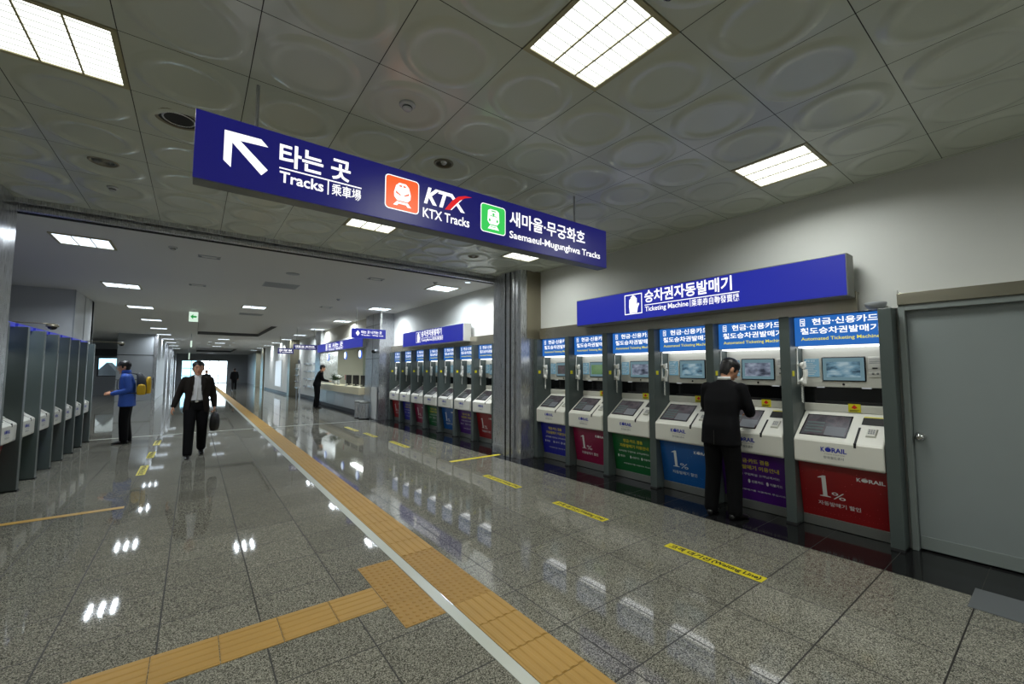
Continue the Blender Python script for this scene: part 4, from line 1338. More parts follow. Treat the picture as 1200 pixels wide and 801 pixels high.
mu.box(5.25, 5.32, 42, 47, 1.3, 1.36)
mu.build('window_frame', 'pale_panel', w)
struct('wall_right.004', MB().box(5.13, 5.45, 42.0, 47.0, 3.0, ZC), 'dark_wall')
w = struct('window_4', MB().box(-2.16, -2.15, 42.8, 47.0, 0, 2.6).box(-2.16, -2.15, 53.8, 60, 0, 2.6), 'clear_glass')
o_ = MB().box(-60, 60, 61, 140, -0.3, -0.1).build('exterior_ground', pm('paving_out', (176, 186, 190), 0.8))
o_['kind'] = 'structure'
o_ = MB().box(-30, 0.4, 95, 110, -0.3, 6.0).build('exterior_building', pm('building_out', (150, 196, 214), 0.8))
o_['kind'] = 'structure'

gm_ = M['clear_glass'].node_tree
b_ = gm_.nodes['Principled BSDF']
b_.inputs['Transmission Weight'].default_value = 1.0
b_.inputs['Roughness'].default_value = 0.0
b_.inputs['IOR'].default_value = 1.02
for n, (x, y, lab) in enumerate(((0.75, 33.6, 'nearer left'), (2.0, 33.6, 'nearer right'), (0.75, 37.0, 'further left'), (2.0, 37.0, 'further right'))):
    t = thing('ceiling_spot', f'tiny bright ceiling spot at the {lab} corner of the far lit square', 'spot light', (x, y, ZC))
    MB().lathe([(0.10, 0.0), (0.10, -0.02), (0.085, -0.02)], n=16, cap=False).build('rim', 'pale_panel', t)
    MB().lathe([(0.085, -0.012), (0.085, -0.004)], n=16).build('lens', 'lamp_far', t)

# ------------------------------------------------------------------ people
def evaluated(me, mods):
    o = bpy.data.objects.new('tmp', me)
    COL.objects.link(o)
    for kind, kw in mods:
        m = o.modifiers.new('m', kind)
        for k, v in kw.items():
            setattr(m, k, v)
    dg = bpy.context.evaluated_depsgraph_get()
    dg.update()
    r = bpy.data.meshes.new_from_object(o.evaluated_get(dg))
    bpy.data.objects.remove(o)
    return r

def fuse(mb, voxel=0.009, smooth=3, fac=0.5):
    me = mb.mesh('tmp')
    r = evaluated(me, [('REMESH', dict(mode='VOXEL', voxel_size=voxel)), ('SMOOTH', dict(iterations=smooth, factor=fac))])
    for p in r.polygons:
        p.use_smooth = True
    r.materials.clear()
    return r

def cut(me, keep):
    bm = bmesh.new()
    bm.from_mesh(me)
    dele = [f for f in bm.faces if not keep(f.calc_center_median())]
    bmesh.ops.delete(bm, geom=dele, context='FACES')
    bm.to_mesh(me)
    bm.free()
    return me

def limb(mb, pts, rad, n=14, flat=1.0, ref=(0, 1, 0)):
    """smooth tapering limb through joints, rounded at both ends"""
    P = [Vector(p) for p in pts]
    Q, Rr = [], []
    for i in range(len(P) - 1):
        for k in range(6):
            s = k / 6
            Q.append(P[i].lerp(P[i + 1], s))
            Rr.append(rad[i] * (1 - s) + rad[i + 1] * s)
    Q.append(P[-1])
    Rr.append(rad[-1])
    # round the corners at the joints
    for _ in range(2):
        Q = [Q[0]] + [(Q[i - 1] + Q[i] * 2 + Q[i + 1]) / 4 for i in range(1, len(Q) - 1)] + [Q[-1]]
    mb.tube(Q, Rr, n, ref=Vector(ref), flat=flat)
    mb.ell(Q[0], (Rr[0],) * 3, 12, 8)
    mb.ell(Q[-1], (Rr[-1],) * 3, 12, 8)

def torso(mb, rings, n=24):
    """rings: (centre, rx, ry, yaw)"""
    rs = []
    for c, rx, ry, yaw in rings:
        cy, sy = math.cos(yaw), math.sin(yaw)
        ring = []
        for k in range(n):
            a_ = 2 * PI * k / n
            ca, sa = math.cos(a_), math.sin(a_)
            x = rx * math.copysign(abs(ca) ** 0.85, ca)
            y = ry * math.copysign(abs(sa) ** 0.85, sa)
            ring.append((c[0] + x * cy - y * sy, c[1] + x * sy + y * cy, c[2]))
        rs.append(ring)
    mb.rings(rs)

def head_shape(mb, c, Rh, grow=1.0, plain=False):
    def P(x, y, z):
        return Vector(c) + Rh @ Vector((x * grow, y * grow, z * grow))
    rs = []
    prof = [(-1.0, 0.18, -0.030), (-0.94, 0.42, -0.026), (-0.82, 0.60, -0.018), (-0.62, 0.74, -0.010), (-0.38, 0.86, -0.004), (-0.1, 0.95, 0.0), (0.2, 1.0, 0.004), (0.48, 0.97, 0.006), (0.72, 0.82, 0.006), (0.88, 0.60, 0.006), (0.97, 0.32, 0.004), (1.0, 0.08, 0.004)]
    for z, s, yo in prof:
        ring = []
        for k in range(20):
            a_ = 2 * PI * k / 20
            sx, sy = 0.077 * s, 0.096 * (s if z > -0.4 else s * 0.86 + 0.02)
            ring.append(P(sx * math.cos(a_), yo + sy * math.sin(a_), 0.118 * z))
        rs.append(ring)
    mb.rings(rs)
    if not plain:
        # nose, brow ridge, lips, chin, ears
        mb.rings([[P(-0.011, -0.088, 0.020), P(0.011, -0.088, 0.020), P(0.011, -0.080, 0.022), P(-0.011, -0.080, 0.022)],
                  [P(-0.017, -0.114, -0.022), P(0.017, -0.114, -0.022), P(0.019, -0.080, -0.024), P(-0.019, -0.080, -0.024)],
                  [P(-0.014, -0.106, -0.032), P(0.014, -0.106, -0.032), P(0.015, -0.078, -0.034), P(-0.015, -0.078, -0.034)]])
        mb.ell(P(0, -0.080, 0.040), (0.045, 0.014, 0.010), 12, 6, Rh)
        mb.ell(P(0, -0.086, -0.058), (0.024, 0.012, 0.010), 12, 6, Rh)
        mb.ell(P(0, -0.078, -0.100), (0.022, 0.014, 0.014), 12, 6, Rh)
        for s in (-1, 1):
            mb.ell(P(s * 0.078, 0.012, -0.004), (0.010, 0.020, 0.033), 10, 8, Rh)

def hand(mb, wrist, dirv, palm, side, curl=0.6):
    """wrist -> fingers along dirv; palm = way the palm faces; side = +1 thumb on the dir x palm side"""
    d = Vector(dirv).normalized()
    p = Vector(palm)
    p = (p - d * p.dot(d)).normalized()
    s = d.cross(p).normalized() * side
    w = Vector(wrist)
    # palm
    rs = []
    for t, hw, th in ((-0.01, 0.026, 0.018), (0.02, 0.034, 0.017), (0.06, 0.040, 0.015), (0.088, 0.038, 0.012)):
        c = w + d * t
        rs.append([c + s * (hw * math.cos(2 * PI * k / 12)) + p * (th * math.sin(2 * PI * k / 12)) for k in range(12)])
    mb.rings(rs)
    for off, L in ((0.029, 0.068), (0.010, 0.078), (-0.010, 0.072), (-0.028, 0.056)):
        b0 = w + d * 0.082 + s * off
        a1 = curl * 0.6
        a2 = curl * 1.5
        a3 = curl * 2.2
        p1 = b0 + (d * math.cos(a1) + p * math.sin(a1)) * L * 0.45
        p2 = p1 + (d * math.cos(a2) + p * math.sin(a2)) * L * 0.32
        p3 = p2 + (d * math.cos(a3) + p * math.sin(a3)) * L * 0.25
        mb.tube([b0 - d * 0.02, b0, p1, p2, p3], [0.0095, 0.0095, 0.009, 0.0085, 0.007], 8)
    b0 = w + d * 0.025 + s * 0.030
    q1 = b0 + (d * 0.7 + s * 0.7 + p * 0.25).normalized() * 0.038
    q2 = q1 + (d * 0.9 + s * 0.15 + p * 0.5).normalized() * 0.034
    mb.tube([b0 - s * 0.012, b0, q1, q2], [0.013, 0.012, 0.010, 0.008], 8)

def person(label, loc, rz, J, outfit, scale=1.0, fine=True):
    t = thing('person', label, 'person', loc, rz)
    t.scale = (scale,) * 3
    V = Vector
    vox = 0.0075 if fine else 0.016
    Rh = Euler(J.get('head_rot', (0, 0, 0)), 'XYZ').to_matrix()
    hc = V(J['head'])
    pel, chest, neck = V(J['pelvis']), V(J['chest']), V(J['neck'])
    yaw = J.get('yaw', 0.0)
    up = lambda a_, b_, s: V(a_).lerp(V(b_), s)
    # the body: one continuous surface
    b = MB()
    torso(b, [(pel - V((0, 0, 0.10)), 0.13, 0.09, 0), (pel, 0.155, 0.105, 0), (up(pel, chest, 0.5), 0.135, 0.095, yaw / 2), (chest, 0.155, 0.105, yaw), (up(chest, neck, 0.75), 0.13, 0.075, yaw), (neck, 0.06, 0.06, yaw)])
    b.tube([neck - V((0, 0, 0.05)), neck, hc - V((0, 0, 0.06)) + Rh @ V((0, 0.012, 0))], [0.062, 0.056, 0.055], 14)
    head_shape(b, hc, Rh, 1.06)
    for s in ('R', 'L'):
        sh, el, wr = J['sh' + s], J['el' + s], J['wr' + s]
        limb(b, [sh, el, wr], [0.050, 0.040, 0.027])
        hd, pd, cu = J['hand' + s]
        hand(b, wr, hd, pd, (1 if s == 'R' else -1) * J.get('thumb', 1), cu)
        hp, kn, an = J['hip' + s], J['kn' + s], J['an' + s]
        limb(b, [hp, kn, an], [0.082, 0.055, 0.038])
    me = fuse(b, vox, 2)
    obj('body', me, outfit['skin'], t)
    # face
    for s in (-1, 1):
        MB().ell(hc + Rh @ V((s * 0.031, -0.090, 0.012)), (0.013, 0.008, 0.0065), 10, 6, Rh).build('eye', 'eye_white', t, smooth=True)
        MB().ell(hc + Rh @ V((s * 0.031, -0.096, 0.012)), (0.0065, 0.004, 0.006), 8, 6, Rh).build('iris', 'hair_black', t, smooth=True)
        MB().ell(hc + Rh @ V((s * 0.032, -0.098, 0.036)), (0.018, 0.005, 0.0045), 8, 6, Rh).build('eyebrow', 'hair_black', t, smooth=True)
    MB().ell(hc + Rh @ V((0, -0.101, -0.060)), (0.022, 0.006, 0.006), 10, 6, Rh).build('lips', 'lips', t, smooth=True)
    # hair or cap
    Ri = Rh.inverted()
    if outfit.get('cap'):
        hb = MB()
        head_shape(hb, hc, Rh, 1.20, True)
        me = fuse(hb, 0.009, 1)
        def kp(c):
            q = Ri @ (c - hc)
            return q.z > 0.045 - 0.35 * max(0, q.y)
        cut(me, kp)
        me = evaluated(me, [('SOLIDIFY', dict(thickness=0.012, offset=-1.0))])
        h = obj('cap', me, outfit['cap'], t)
        rs = []
        brim = MB()
        A = [hc + Rh @ V((0.075 * math.cos(a_), -0.02 - 0.078 * math.sin(a_), 0.050)) for a_ in [PI * k / 12 for k in range(13)]]
        B = [hc + Rh @ V((0.083 * math.cos(a_), -0.02 - 0.145 * math.sin(a_), 0.040)) for a_ in [PI * k / 12 for k in range(13)]]
        for dz in (0.0, 0.006):
            for k in range(12):
                o3 = V((0, 0, dz))
                brim.poly([A[k] + o3, A[k + 1] + o3, B[k + 1] + o3, B[k] + o3])
        brim.build('brim', outfit['cap'], h)
    hb = MB()
    head_shape(hb, hc, Rh, 1.13, True)
    hb.ell(hc + Rh @ V((0, 0.012, 0.066)), (0.096, 0.104, 0.080), 16, 10, Rh)
    me = fuse(hb, 0.008, 1)
    hl = outfit.get('hairline', 0.065)
    def kp(c):
        q = Ri @ (c - hc)
        if q.y < -0.035:
            return q.z > hl - 0.014 * math.sin(q.x * 70) - 0.9 * max(0, abs(q.x) - 0.05)
        if q.y < 0.025:
            return q.z > -0.012
        return q.z > -0.078
    cut(me, kp)
    me = evaluated(me, [('SOLIDIFY', dict(thickness=0.022, offset=-1.0))])
    for p_ in me.polygons:
        p_.use_smooth = True
    obj('hair', me, outfit['hair'], t)
    # trousers
    tr_ = MB()
    torso(tr_, [(pel - V((0, 0, 0.10)), 0.165, 0.118, 0), (pel, 0.178, 0.125, 0), (pel + V((0, 0, 0.10)), 0.165, 0.118, 0)])
    for s in ('R', 'L'):
        hp, kn, an = V(J['hip' + s]), V(J['kn' + s]), V(J['an' + s])
        limb(tr_, [hp, kn, an + V((0, 0, 0.0))], [0.106, 0.082, 0.072])
    me = fuse(tr_, vox * 1.5, 3)
    tz = J.get('hem', 0.03)
    cut(me, lambda c: c.z > tz)
    obj('trousers', me, outfit['trousers'], t)
    # shoes
    for s in ('R', 'L'):
        an = V(J['an' + s])
        fd = V(J.get('foot' + s, (0, -1, 0))).normalized()
        pit = J.get('pitch' + s, 0.0)
        q = V((-fd.y, fd.x, 0))
        sh = MB()
        rs = []
        for u, hw, zt, zb in ((-0.075, 0.022, 0.05, 0.004), (-0.06, 0.036, 0.075, 0.0), (-0.01, 0.040, 0.095, 0.0), (0.05, 0.044, 0.072, 0.0), (0.11, 0.048, 0.052, 0.0), (0.16, 0.042, 0.040, 0.002), (0.19, 0.022, 0.028, 0.008)):
            lift = max(0, (-u if pit > 0 else u)) * abs(pit)
            base = V((an.x, an.y, J.get('floor' + s, 0.0))) + fd * u + V((0, 0, lift))
            rs.append([base + q * (hw * math.cos(2 * PI * k / 12)) + V((0, 0, (zt + zb) / 2 + (zt - zb) / 2 * math.sin(2 * PI * k / 12))) for k in range(12)])
        sh.rings(rs)
        me = evaluated(sh.mesh('tmp', True), [('SUBSURF', dict(levels=1))])
        for v in me.vertices:
            v.co.z = max(v.co.z, 0.0005 if J.get('floor' + s, 0) == 0 else -1)
        for p_ in me.polygons:
            p_.use_smooth = True
        me.materials.clear()
        obj('shoe', me, outfit['shoes'], t)
    # upper wear
    hem = V(J.get('hem_c', pel - V((0, 0, 0.06))))
    def coat(grow, sleeve, hz):
        jk = MB()
        torso(jk, [(hem - V((0, 0, hz)), 0.205 + grow, 0.142 + grow, 0), (pel + V((0, 0, 0.04)), 0.192 + grow, 0.135 + grow, 0), (up(pel, chest, 0.5), 0.178 + grow, 0.128 + grow, yaw / 2),
                   (chest, 0.195 + grow, 0.132 + grow, yaw), (up(chest, neck, 0.48), 0.194 + grow, 0.112 + grow, yaw), (up(chest, neck, 0.74), 0.185 + grow, 0.094 + grow, yaw), (up(chest, neck, 0.90), 0.150 + grow, 0.082 + grow, yaw), (up(chest, neck, 0.98), 0.105 + grow, 0.076 + grow, yaw), (neck - V((0, 0, 0.0)), 0.070 + grow, 0.068 + grow, yaw), (neck + V((0, 0.004, 0.028)), 0.066 + grow, 0.064 + grow, yaw)])
        if sleeve:
            for s in ('R', 'L'):
                sh, el, wr = V(J['sh' + s]), V(J['el' + s]), V(J['wr' + s])
                limb(jk, [sh + V((0, 0, -0.018)), el, el.lerp(wr, 0.93)], [0.070 + grow, 0.058 + grow, 0.044 + grow])
        return jk
    if 'shirt' in outfit:
        sm = MB()
        torso(sm, [(pel + V((0, 0, 0.06)), 0.170, 0.122, 0), (up(pel, chest, 0.5), 0.168, 0.118, yaw / 2), (chest, 0.18, 0.120, yaw), (up(chest, neck, 0.45), 0.165, 0.105, yaw), (up(chest, neck, 0.80), 0.12, 0.078, yaw), (neck, 0.066, 0.064, yaw), (neck + V((0, 0.0, 0.034)), 0.062, 0.060, yaw)])
        me = fuse(sm, vox * 1.4, 2)
        st = obj('shirt', me, outfit['shirt'], t)
        cl = MB()
        for s in (-1, 1):
            cl.poly([neck + V((s * 0.006, -0.068, 0.012)), neck + V((s * 0.055, -0.05, 0.032)), neck + V((s * 0.062, -0.072, -0.02)), neck + V((s * 0.030, -0.088, -0.045))])
        me = evaluated(cl.mesh('tmp'), [('SOLIDIFY', dict(thickness=0.006))])
        obj('collar', me, outfit['shirt'], st)
        pl = MB().tube([neck + V((0, -0.07, -0.03)), up(chest, neck, 0.5) + V((0, -0.108, 0)), chest + V((0, -0.123, 0)), up(pel, chest, 0.5) + V((0, -0.121, 0)), pel + V((0, -0.124, 0.09))], 0.006, 6)
        pl.build('placket', 'ink_white', st, smooth=True)
        bl = MB()
        torso(bl, [(pel + V((0, 0, 0.045)), 0.182, 0.130, 0), (pel + V((0, 0, 0.085)), 0.180, 0.129, 0)])
        be = bl.build('belt', 'black_gloss', t, smooth=True)
        MB().box(-0.025, 0.025, pel.y - 0.138, pel.y - 0.126, pel.z + 0.045, pel.z + 0.085).build('buckle', 'chrome', be, 0.003)
    me = fuse(coat(0.0, True, J.get('coat_drop', 0.08)), vox * 1.5, 7)
    if outfit.get('open'):
        zt = chest.z
        def kp(c):
            if c.y > pel.y - 0.02 or c.z > neck.z + 0.05:
                return not (c.z > neck.z + 0.02 and c.y < neck.y)
            cx = c.x - pel.x * 0.5
            if c.z > zt:
                half = 0.046 + 0.012 * (neck.z - c.z) / 0.2
            else:
                half = 0.058 + 0.065 * max(0.0, (zt - c.z) / 0.45)
            return abs(cx) > half or abs(cx) > 0.19
        cut(me, kp)
        me = evaluated(me, [('SOLIDIFY', dict(thickness=0.012, offset=-1.0))])
        for p_ in me.polygons:
            p_.use_smooth = True
    jo = obj(outfit.get('coat_name', 'jacket'), me, outfit['coat'], t)
    if outfit.get('open'):
        for s in (-1, 1):
            lp = MB()
            y_ = pel.y
            lp.poly([V((s * 0.062, y_ - 0.075, neck.z + 0.025)), V((s * 0.100, y_ - 0.085, neck.z - 0.01)), V((s * 0.125, y_ - 0.128, neck.z - 0.12)), V((s * 0.105, y_ - 0.135, neck.z - 0.135)), V((s * 0.115, y_ - 0.140, neck.z - 0.17)), V((s * 0.078, y_ - 0.148, neck.z - 0.33)), V((s * 0.058, y_ - 0.125, neck.z - 0.12))])
            me = evaluated(lp.mesh('tmp'), [('SOLIDIFY', dict(thickness=0.006))])
            obj('lapel', me, outfit['coat'], jo)
    if outfit.get('collar'):
        cl = MB()
        torso(cl, [(neck - V((0, 0, 0.02)), 0.085, 0.080, yaw), (neck + V((0, -0.004, 0.03)), 0.082, 0.082, yaw), (neck + V((0, -0.008, 0.07)), 0.078, 0.082, yaw)])
        cl.build('collar', outfit['coat'], jo, smooth=True)
    if outfit.get('white_collar'):
        cl = MB()
        torso(cl, [(neck + V((0, 0.004, 0.015)), 0.066, 0.066, yaw), (neck + V((0, 0.004, 0.050)), 0.064, 0.063, yaw)])
        cl.build('shirt_collar', 'ink_white', t, smooth=True)
    if outfit.get('vent'):
        MB().tube([pel + V((0, 0.149, 0.0)), hem + V((0, 0.152, -0.09))], 0.004, 6).build('back_vent', 'ink_black', jo)
    return t

pm('skin', (196, 142, 112), 0.5)
pm('eye_white', (214, 210, 204), 0.4)
pm('lips', (160, 92, 84), 0.5)
pm('hair_black', (18, 16, 16), 0.45)
pm('suit_brown', (34, 29, 25), 0.8, noise=0.15, nscale=60, spec=0.15)
pm('suit_black', (13, 13, 16), 0.8, noise=0.2, nscale=60, spec=0.15)
pm('cloth_black', (11, 11, 13), 0.8, noise=0.2, nscale=60, spec=0.15)
pm('leather_black', (16, 15, 15), 0.3)
pm('shirt_white', (216, 216, 218), 0.7)
pm('jacket_blue', (44, 84, 172), 0.65, noise=0.15, nscale=14)
pm('cap_dark', (24, 24, 28), 0.8)
pm('pack_yellow', (206, 164, 16), 0.6)
pm('pack_grey', (56, 60, 66), 0.7)

walk = dict(pelvis=(0, 0, 0.93), chest=(0, -0.01, 1.24), neck=(0, -0.005, 1.455), head=(0.0, -0.025, 1.588), head_rot=(0.05, 0, 0.04),
            shR=(-0.178, 0.0, 1.395), elR=(-0.265, 0.055, 1.13), wrR=(-0.335, -0.02, 0.90), handR=((-0.25, -0.2, -0.95), (0.7, 0.2, -0.1), 0.55),
            shL=(0.178, 0.0, 1.395), elL=(0.245, 0.06, 1.12), wrL=(0.270, 0.0, 0.885), handL=((0.05, 0.0, -1), (-1, 0, 0), 1.15),
            hipR=(-0.088, 0, 0.90), knR=(-0.095, -0.14, 0.50), anR=(-0.10, -0.24, 0.085), hipL=(0.088, 0, 0.90), knL=(0.095, -0.02, 0.49), anL=(0.10, 0.22, 0.12),
            footL=(0.08, -1, 0), footR=(-0.05, -1, 0), pitchL=0.5, hem=0.035)
person('man in dark brown suit and white shirt walking forward with a black bag', (0.06, 9.75, 0), 0.0, walk,
       dict(skin='skin', hair='hair_black', trousers='cloth_black', shoes='leather_black', shirt='shirt_white', coat='suit_brown', open=True, hairline=0.068), 1.0)
# his bag, hanging from the left hand
t = thing('hand_bag', 'soft black bag carried by the walking man in the open white shirt', 'bag', (0.06 + 0.285, 9.75 - 0.01, 0.425), 1.0)
t.scale = (0.72, 0.9, 1.16)
bg = MB()
rs = []
for z, w_, th in ((0.0, 0.10, 0.035), (0.02, 0.13, 0.06), (0.10, 0.155, 0.07), (0.20, 0.15, 0.065), (0.28, 0.11, 0.04), (0.31, 0.07, 0.018)):
    rs.append([(w_ * math.copysign(abs(math.cos(2 * PI * k / 20)) ** 0.6, math.cos(2 * PI * k / 20)), th * math.sin(2 * PI * k / 20), z) for k in range(20)])
bg.rings(rs)
bb = obj('bag_body', evaluated(bg.mesh('tmp', True), [('SUBSURF', dict(levels=2))]), 'leather_black', t)
MB().tube([(-0.06, 0, 0.29), (-0.05, 0, 0.335), (0, 0, 0.350), (0.05, 0, 0.335), (0.06, 0, 0.29)], 0.008, 8).build('handle', 'leather_black', t, smooth=True)
MB().tube([(-0.12, -0.035, 0.24), (-0.04, -0.062, 0.255), (0.04, -0.062, 0.255), (0.12, -0.035, 0.24)], 0.004, 6).build('zip', 'pack_grey', t)

use = dict(pelvis=(0, 0, 0.93), chest=(0.0, -0.055, 1.235), neck=(0.0, -0.115, 1.448), head=(-0.02, -0.185, 1.565), head_rot=(0.55, 0.05, -0.55), yaw=-0.05,
           shR=(-0.185, -0.09, 1.385), elR=(-0.255, -0.13, 1.12), wrR=(-0.15, -0.335, 1.085), handR=((0.35, -0.85, -0.1), (0.1, -0.2, -1), 0.4),
           shL=(0.185, -0.09, 1.385), elL=(0.225, -0.12, 1.12), wrL=(0.12, -0.31, 1.10), handL=((-0.35, -0.85, -0.1), (0.1, -0.2, -1), 0.5),
           hipR=(-0.09, 0, 0.90), knR=(-0.115, -0.03, 0.49), anR=(-0.125, 0.0, 0.085), hipL=(0.09, 0, 0.90), knL=(0.105, -0.03, 0.49), anL=(0.12, 0.02, 0.085),
           footR=(-0.25, -1, 0), footL=(0.2, -1, 0), hem=0.03, coat_drop=0.10)
person('man in black suit seen from behind at the purple ticket machine', (4.60, 2.32, 0), PI / 2, use,
       dict(skin='skin', hair='hair_black', trousers='cloth_black', shoes='leather_black', coat='suit_black', white_collar=True, vent=True), 1.0)

wait = dict(pelvis=(0, 0, 0.92), chest=(0, -0.01, 1.23), neck=(0, -0.035, 1.445), head=(0, -0.075, 1.57), head_rot=(0.15, 0, 0.05),
            shR=(-0.185, -0.01, 1.38), elR=(-0.235, 0.02, 1.10), wrR=(-0.15, -0.22, 1.04), handR=((0.3, -0.9, 0.05), (0.8, 0.1, -0.4), 0.7),
            shL=(0.185, -0.01, 1.38), elL=(0.235, 0.05, 1.10), wrL=(0.16, -0.23, 1.03), handL=((-0.25, -0.9, 0.05), (-0.8, 0.1, -0.4), 0.7),
            hipR=(-0.09, 0, 0.89), knR=(-0.10, -0.02, 0.48), anR=(-0.11, 0.03, 0.085), hipL=(0.09, 0, 0.89), knL=(0.10, -0.03, 0.48), anL=(0.11, -0.01, 0.085), hem=0.03, coat_drop=0.10)
person('man in blue jacket and dark cap standing sideways with a yellow backpack', (-1.13, 12.30, 0), -PI / 2, wait,
       dict(skin='skin', hair='hair_black', trousers='cloth_black', shoes='leather_black', coat='jacket_blue', cap='cap_dark', collar=True), 1.03)
t = thing('backpack', 'yellow and dark grey backpack on the back of the man in blue', 'backpack', (-1.13, 12.30, 1.02), -PI / 2)
bp = MB()
rs = []
for z, w_, y0_, y1_ in ((0.0, 0.12, 0.145, 0.30), (0.03, 0.155, 0.14, 0.33), (0.20, 0.165, 0.14, 0.33), (0.38, 0.15, 0.135, 0.29), (0.46, 0.11, 0.135, 0.23), (0.48, 0.07, 0.14, 0.20)):
    rs.append([(w_ * math.copysign(abs(math.cos(2 * PI * k / 20)) ** 0.5, math.cos(2 * PI * k / 20)), (y0_ + y1_) / 2 + (y1_ - y0_) / 2 * math.copysign(abs(math.sin(2 * PI * k / 20)) ** 0.6, math.sin(2 * PI * k / 20)), z) for k in range(20)])
bp.rings(rs)
obj('pack_body', evaluated(bp.mesh('tmp', True), [('SUBSURF', dict(levels=1))]), 'pack_grey', t)
def pocket(x0, x1, y0, y1, z0, z1):
    rs = []
    cx, cy = (x0 + x1) / 2, (y0 + y1) / 2
    for z, k_ in ((z0, 0.75), (z0 + 0.02, 0.95), ((z0 + z1) / 2, 1.0), (z1 - 0.05, 0.92), (z1, 0.6)):
        rs.append([(cx + (x1 - x0) / 2 * k_ * math.copysign(abs(math.cos(2 * PI * k / 20)) ** 0.5, math.cos(2 * PI * k / 20)), cy + (y1 - y0) / 2 * k_ * math.copysign(abs(math.sin(2 * PI * k / 20)) ** 0.6, math.sin(2 * PI * k / 20)), z) for k in range(20)])
    return evaluated(MB().rings(rs).mesh('tmp', True), [('SUBSURF', dict(levels=1))])
obj('front_pocket', pocket(-0.13, 0.13, 0.29, 0.385, 0.02, 0.40), 'pack_yellow', t)
for s in (-1, 1):
    obj('side_pocket', pocket(s * 0.155 - 0.035, s * 0.155 + 0.035, 0.155, 0.31, 0.0, 0.24), 'pack_yellow', t)
    MB().tube([(s * 0.10, 0.15, 0.44), (s * 0.115, 0.06, 0.475), (s * 0.12, -0.08, 0.44), (s * 0.13, -0.165, 0.30), (s * 0.15, -0.155, 0.14), (s * 0.185, 0.0, 0.05), (s * 0.13, 0.16, 0.04)], 0.018, 8, flat=0.5).build('strap', 'pack_grey', t, smooth=True)
MB().box(-0.02, 0.02, 0.405, 0.42, 0.13, 0.37).build('buckle_strap', 'black_matte', t, 0.003)

lean = dict(pelvis=(0, 0.05, 0.92), chest=(0.0, -0.03, 1.22), neck=(0.0, -0.09, 1.43), head=(0, -0.14, 1.55), head_rot=(0.3, 0, 0),
            shR=(-0.185, -0.06, 1.37), elR=(-0.23, -0.10, 1.10), wrR=(-0.13, -0.36, 1.03), handR=((0.3, -0.9, 0.0), (0, 0, -1), 0.3),
            shL=(0.185, -0.06, 1.37), elL=(0.23, -0.10, 1.10), wrL=(0.13, -0.36, 1.03), handL=((-0.3, -0.9, 0.0), (0, 0, -1), 0.3),
            hipR=(-0.09, 0.05, 0.89), knR=(-0.10, 0.03, 0.48), anR=(-0.11, 0.05, 0.085), hipL=(0.09, 0.05, 0.89), knL=(0.10, 0.02, 0.48), anL=(0.11, 0.08, 0.085), hem=0.03, coat_drop=0.02)
person('man in black leaning on the far ticket office counter', (4.15, 18.9, 0), PI / 2, lean,
       dict(skin='skin', hair='hair_black', trousers='cloth_black', shoes='leather_black', coat='cloth_black'), 1.06, False)
far = dict(walk)
far.update(elR=(-0.24, 0.03, 1.12), wrR=(-0.25, 0.02, 0.88), handR=((0, -0.1, -1), (1, 0, 0), 0.5), handL=((0, -0.1, -1), (-1, 0, 0), 0.5), elL=(0.24, 0.03, 1.12), wrL=(0.25, -0.04, 0.88))
person('dark silhouetted person at the far end, right of the end windows', (2.5, 39.0, 0), PI, far,
       dict(skin='skin', hair='hair_black', trousers='cloth_black', shoes='leather_black', coat='cloth_black'), 0.99, False)
person('dark distant person mostly hidden behind the walking man\'s shoulder', (0.61, 32.0, 0), 0.0, far,
       dict(skin='skin', hair='hair_black', trousers='cloth_black', shoes='leather_black', coat='cloth_black'), 0.90, False)

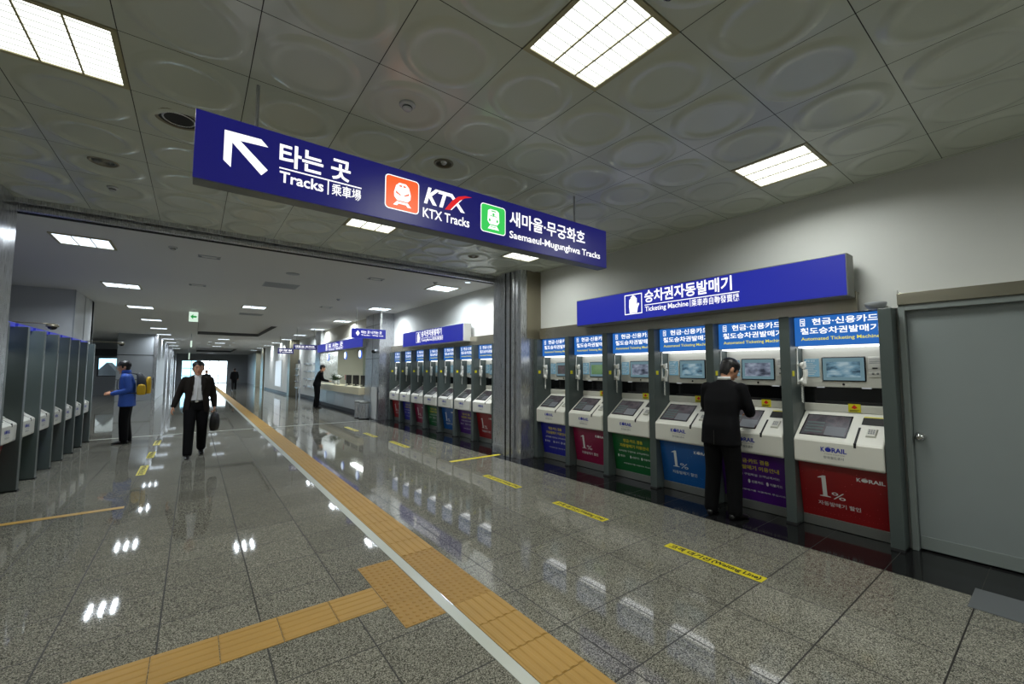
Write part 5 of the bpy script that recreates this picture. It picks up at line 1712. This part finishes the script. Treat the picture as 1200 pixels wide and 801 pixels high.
# ------------------------------------------------------------------ light
def spot(x, y, z, energy, size_deg, col, tx, ty, tz, r=0.05, blend=0.6):
    l = bpy.data.lights.new('downlight_lamp', 'SPOT')
    l.energy = energy
    l.spot_size = math.radians(size_deg)
    l.spot_blend = blend
    l.color = col
    l.shadow_soft_size = r
    o = bpy.data.objects.new('downlight_lamp', l)
    COL.objects.link(o)
    o.location = (x, y, z)
    d_ = Vector((tx - x, ty - y, tz - z))
    o.rotation_euler = d_.to_track_quat('-Z', 'Y').to_euler()
for n, (x, y, lab) in enumerate(((4.50, 7.5, 'lit downlight by the wall above the far machines, nearer one'), (4.50, 12.4, 'lit downlight by the wall above the far machines, further one'), (4.75, 23.4, 'lit downlight washing the leaflet wall'),
                                 (4.3, 31.0, 'lit downlight washing the far wall with the poster, nearer one'), (4.3, 36.5, 'lit downlight washing the far wall with the poster, further one'))):
    t = thing('downlight', lab, 'downlight', (x, y, ZC))
    MB().lathe([(0.085, 0.005), (0.085, -0.006), (0.07, -0.010), (0.06, 0.0)], n=20, cap=False).build('rim', 'pale_panel', t, smooth=True)
    MB().lathe([(0.06, -0.002), (0.06, 0.004)], n=20).build('lens', 'lamp_far', t)
    spot(x, y, ZC - 0.02, 150, 120, (1, 0.99, 0.97), x + 0.45, y, 1.5, 0.08, 1.0)
# lamps inside the ticket office
t = thing('office_light', 'long ceiling light inside the ticket office, above the counter staff side', 'ceiling light', (5.9, 17.5, 2.70))
MB().box(-0.15, 0.15, -2.4, 2.4, -0.03, 0.0).build('housing', 'pale_panel', t)
MB().box(-0.13, 0.13, -2.35, 2.35, -0.036, -0.03).build('diffuser', 'lamp_far', t)
l_ = bpy.data.lights.new('tube_lamp', 'AREA')
l_.shape = 'RECTANGLE'
l_.size, l_.size_y = 0.24, 4.6
l_.energy = 90
l_.color = (0.93, 1.0, 0.95)
lo = bpy.data.objects.new('tube_lamp', l_)
COL.objects.link(lo)
lo.location = (5.9, 17.5, 2.66)

wd = bpy.data.worlds.new('World')
S.world = wd
wd.use_nodes = True
bgn = wd.node_tree.nodes['Background']
bgn.inputs[0].default_value = (0.80, 0.93, 1.0, 1)
bgn.inputs[1].default_value = 6.0

S.view_settings.view_transform = 'Standard'
S.view_settings.look = 'None'
S.view_settings.exposure = 0.0
S.view_settings.gamma = 1.0
S.view_settings.use_curve_mapping = False
S.cycles.use_denoising = True
S.cycles.max_bounces = 8
S.cycles.diffuse_bounces = 4
S.cycles.glossy_bounces = 4
S.cycles.caustics_reflective = True
S.cycles.blur_glossy = 1.0
S.cycles.caustics_refractive = False
S.cycles.sample_clamp_indirect = 4.0
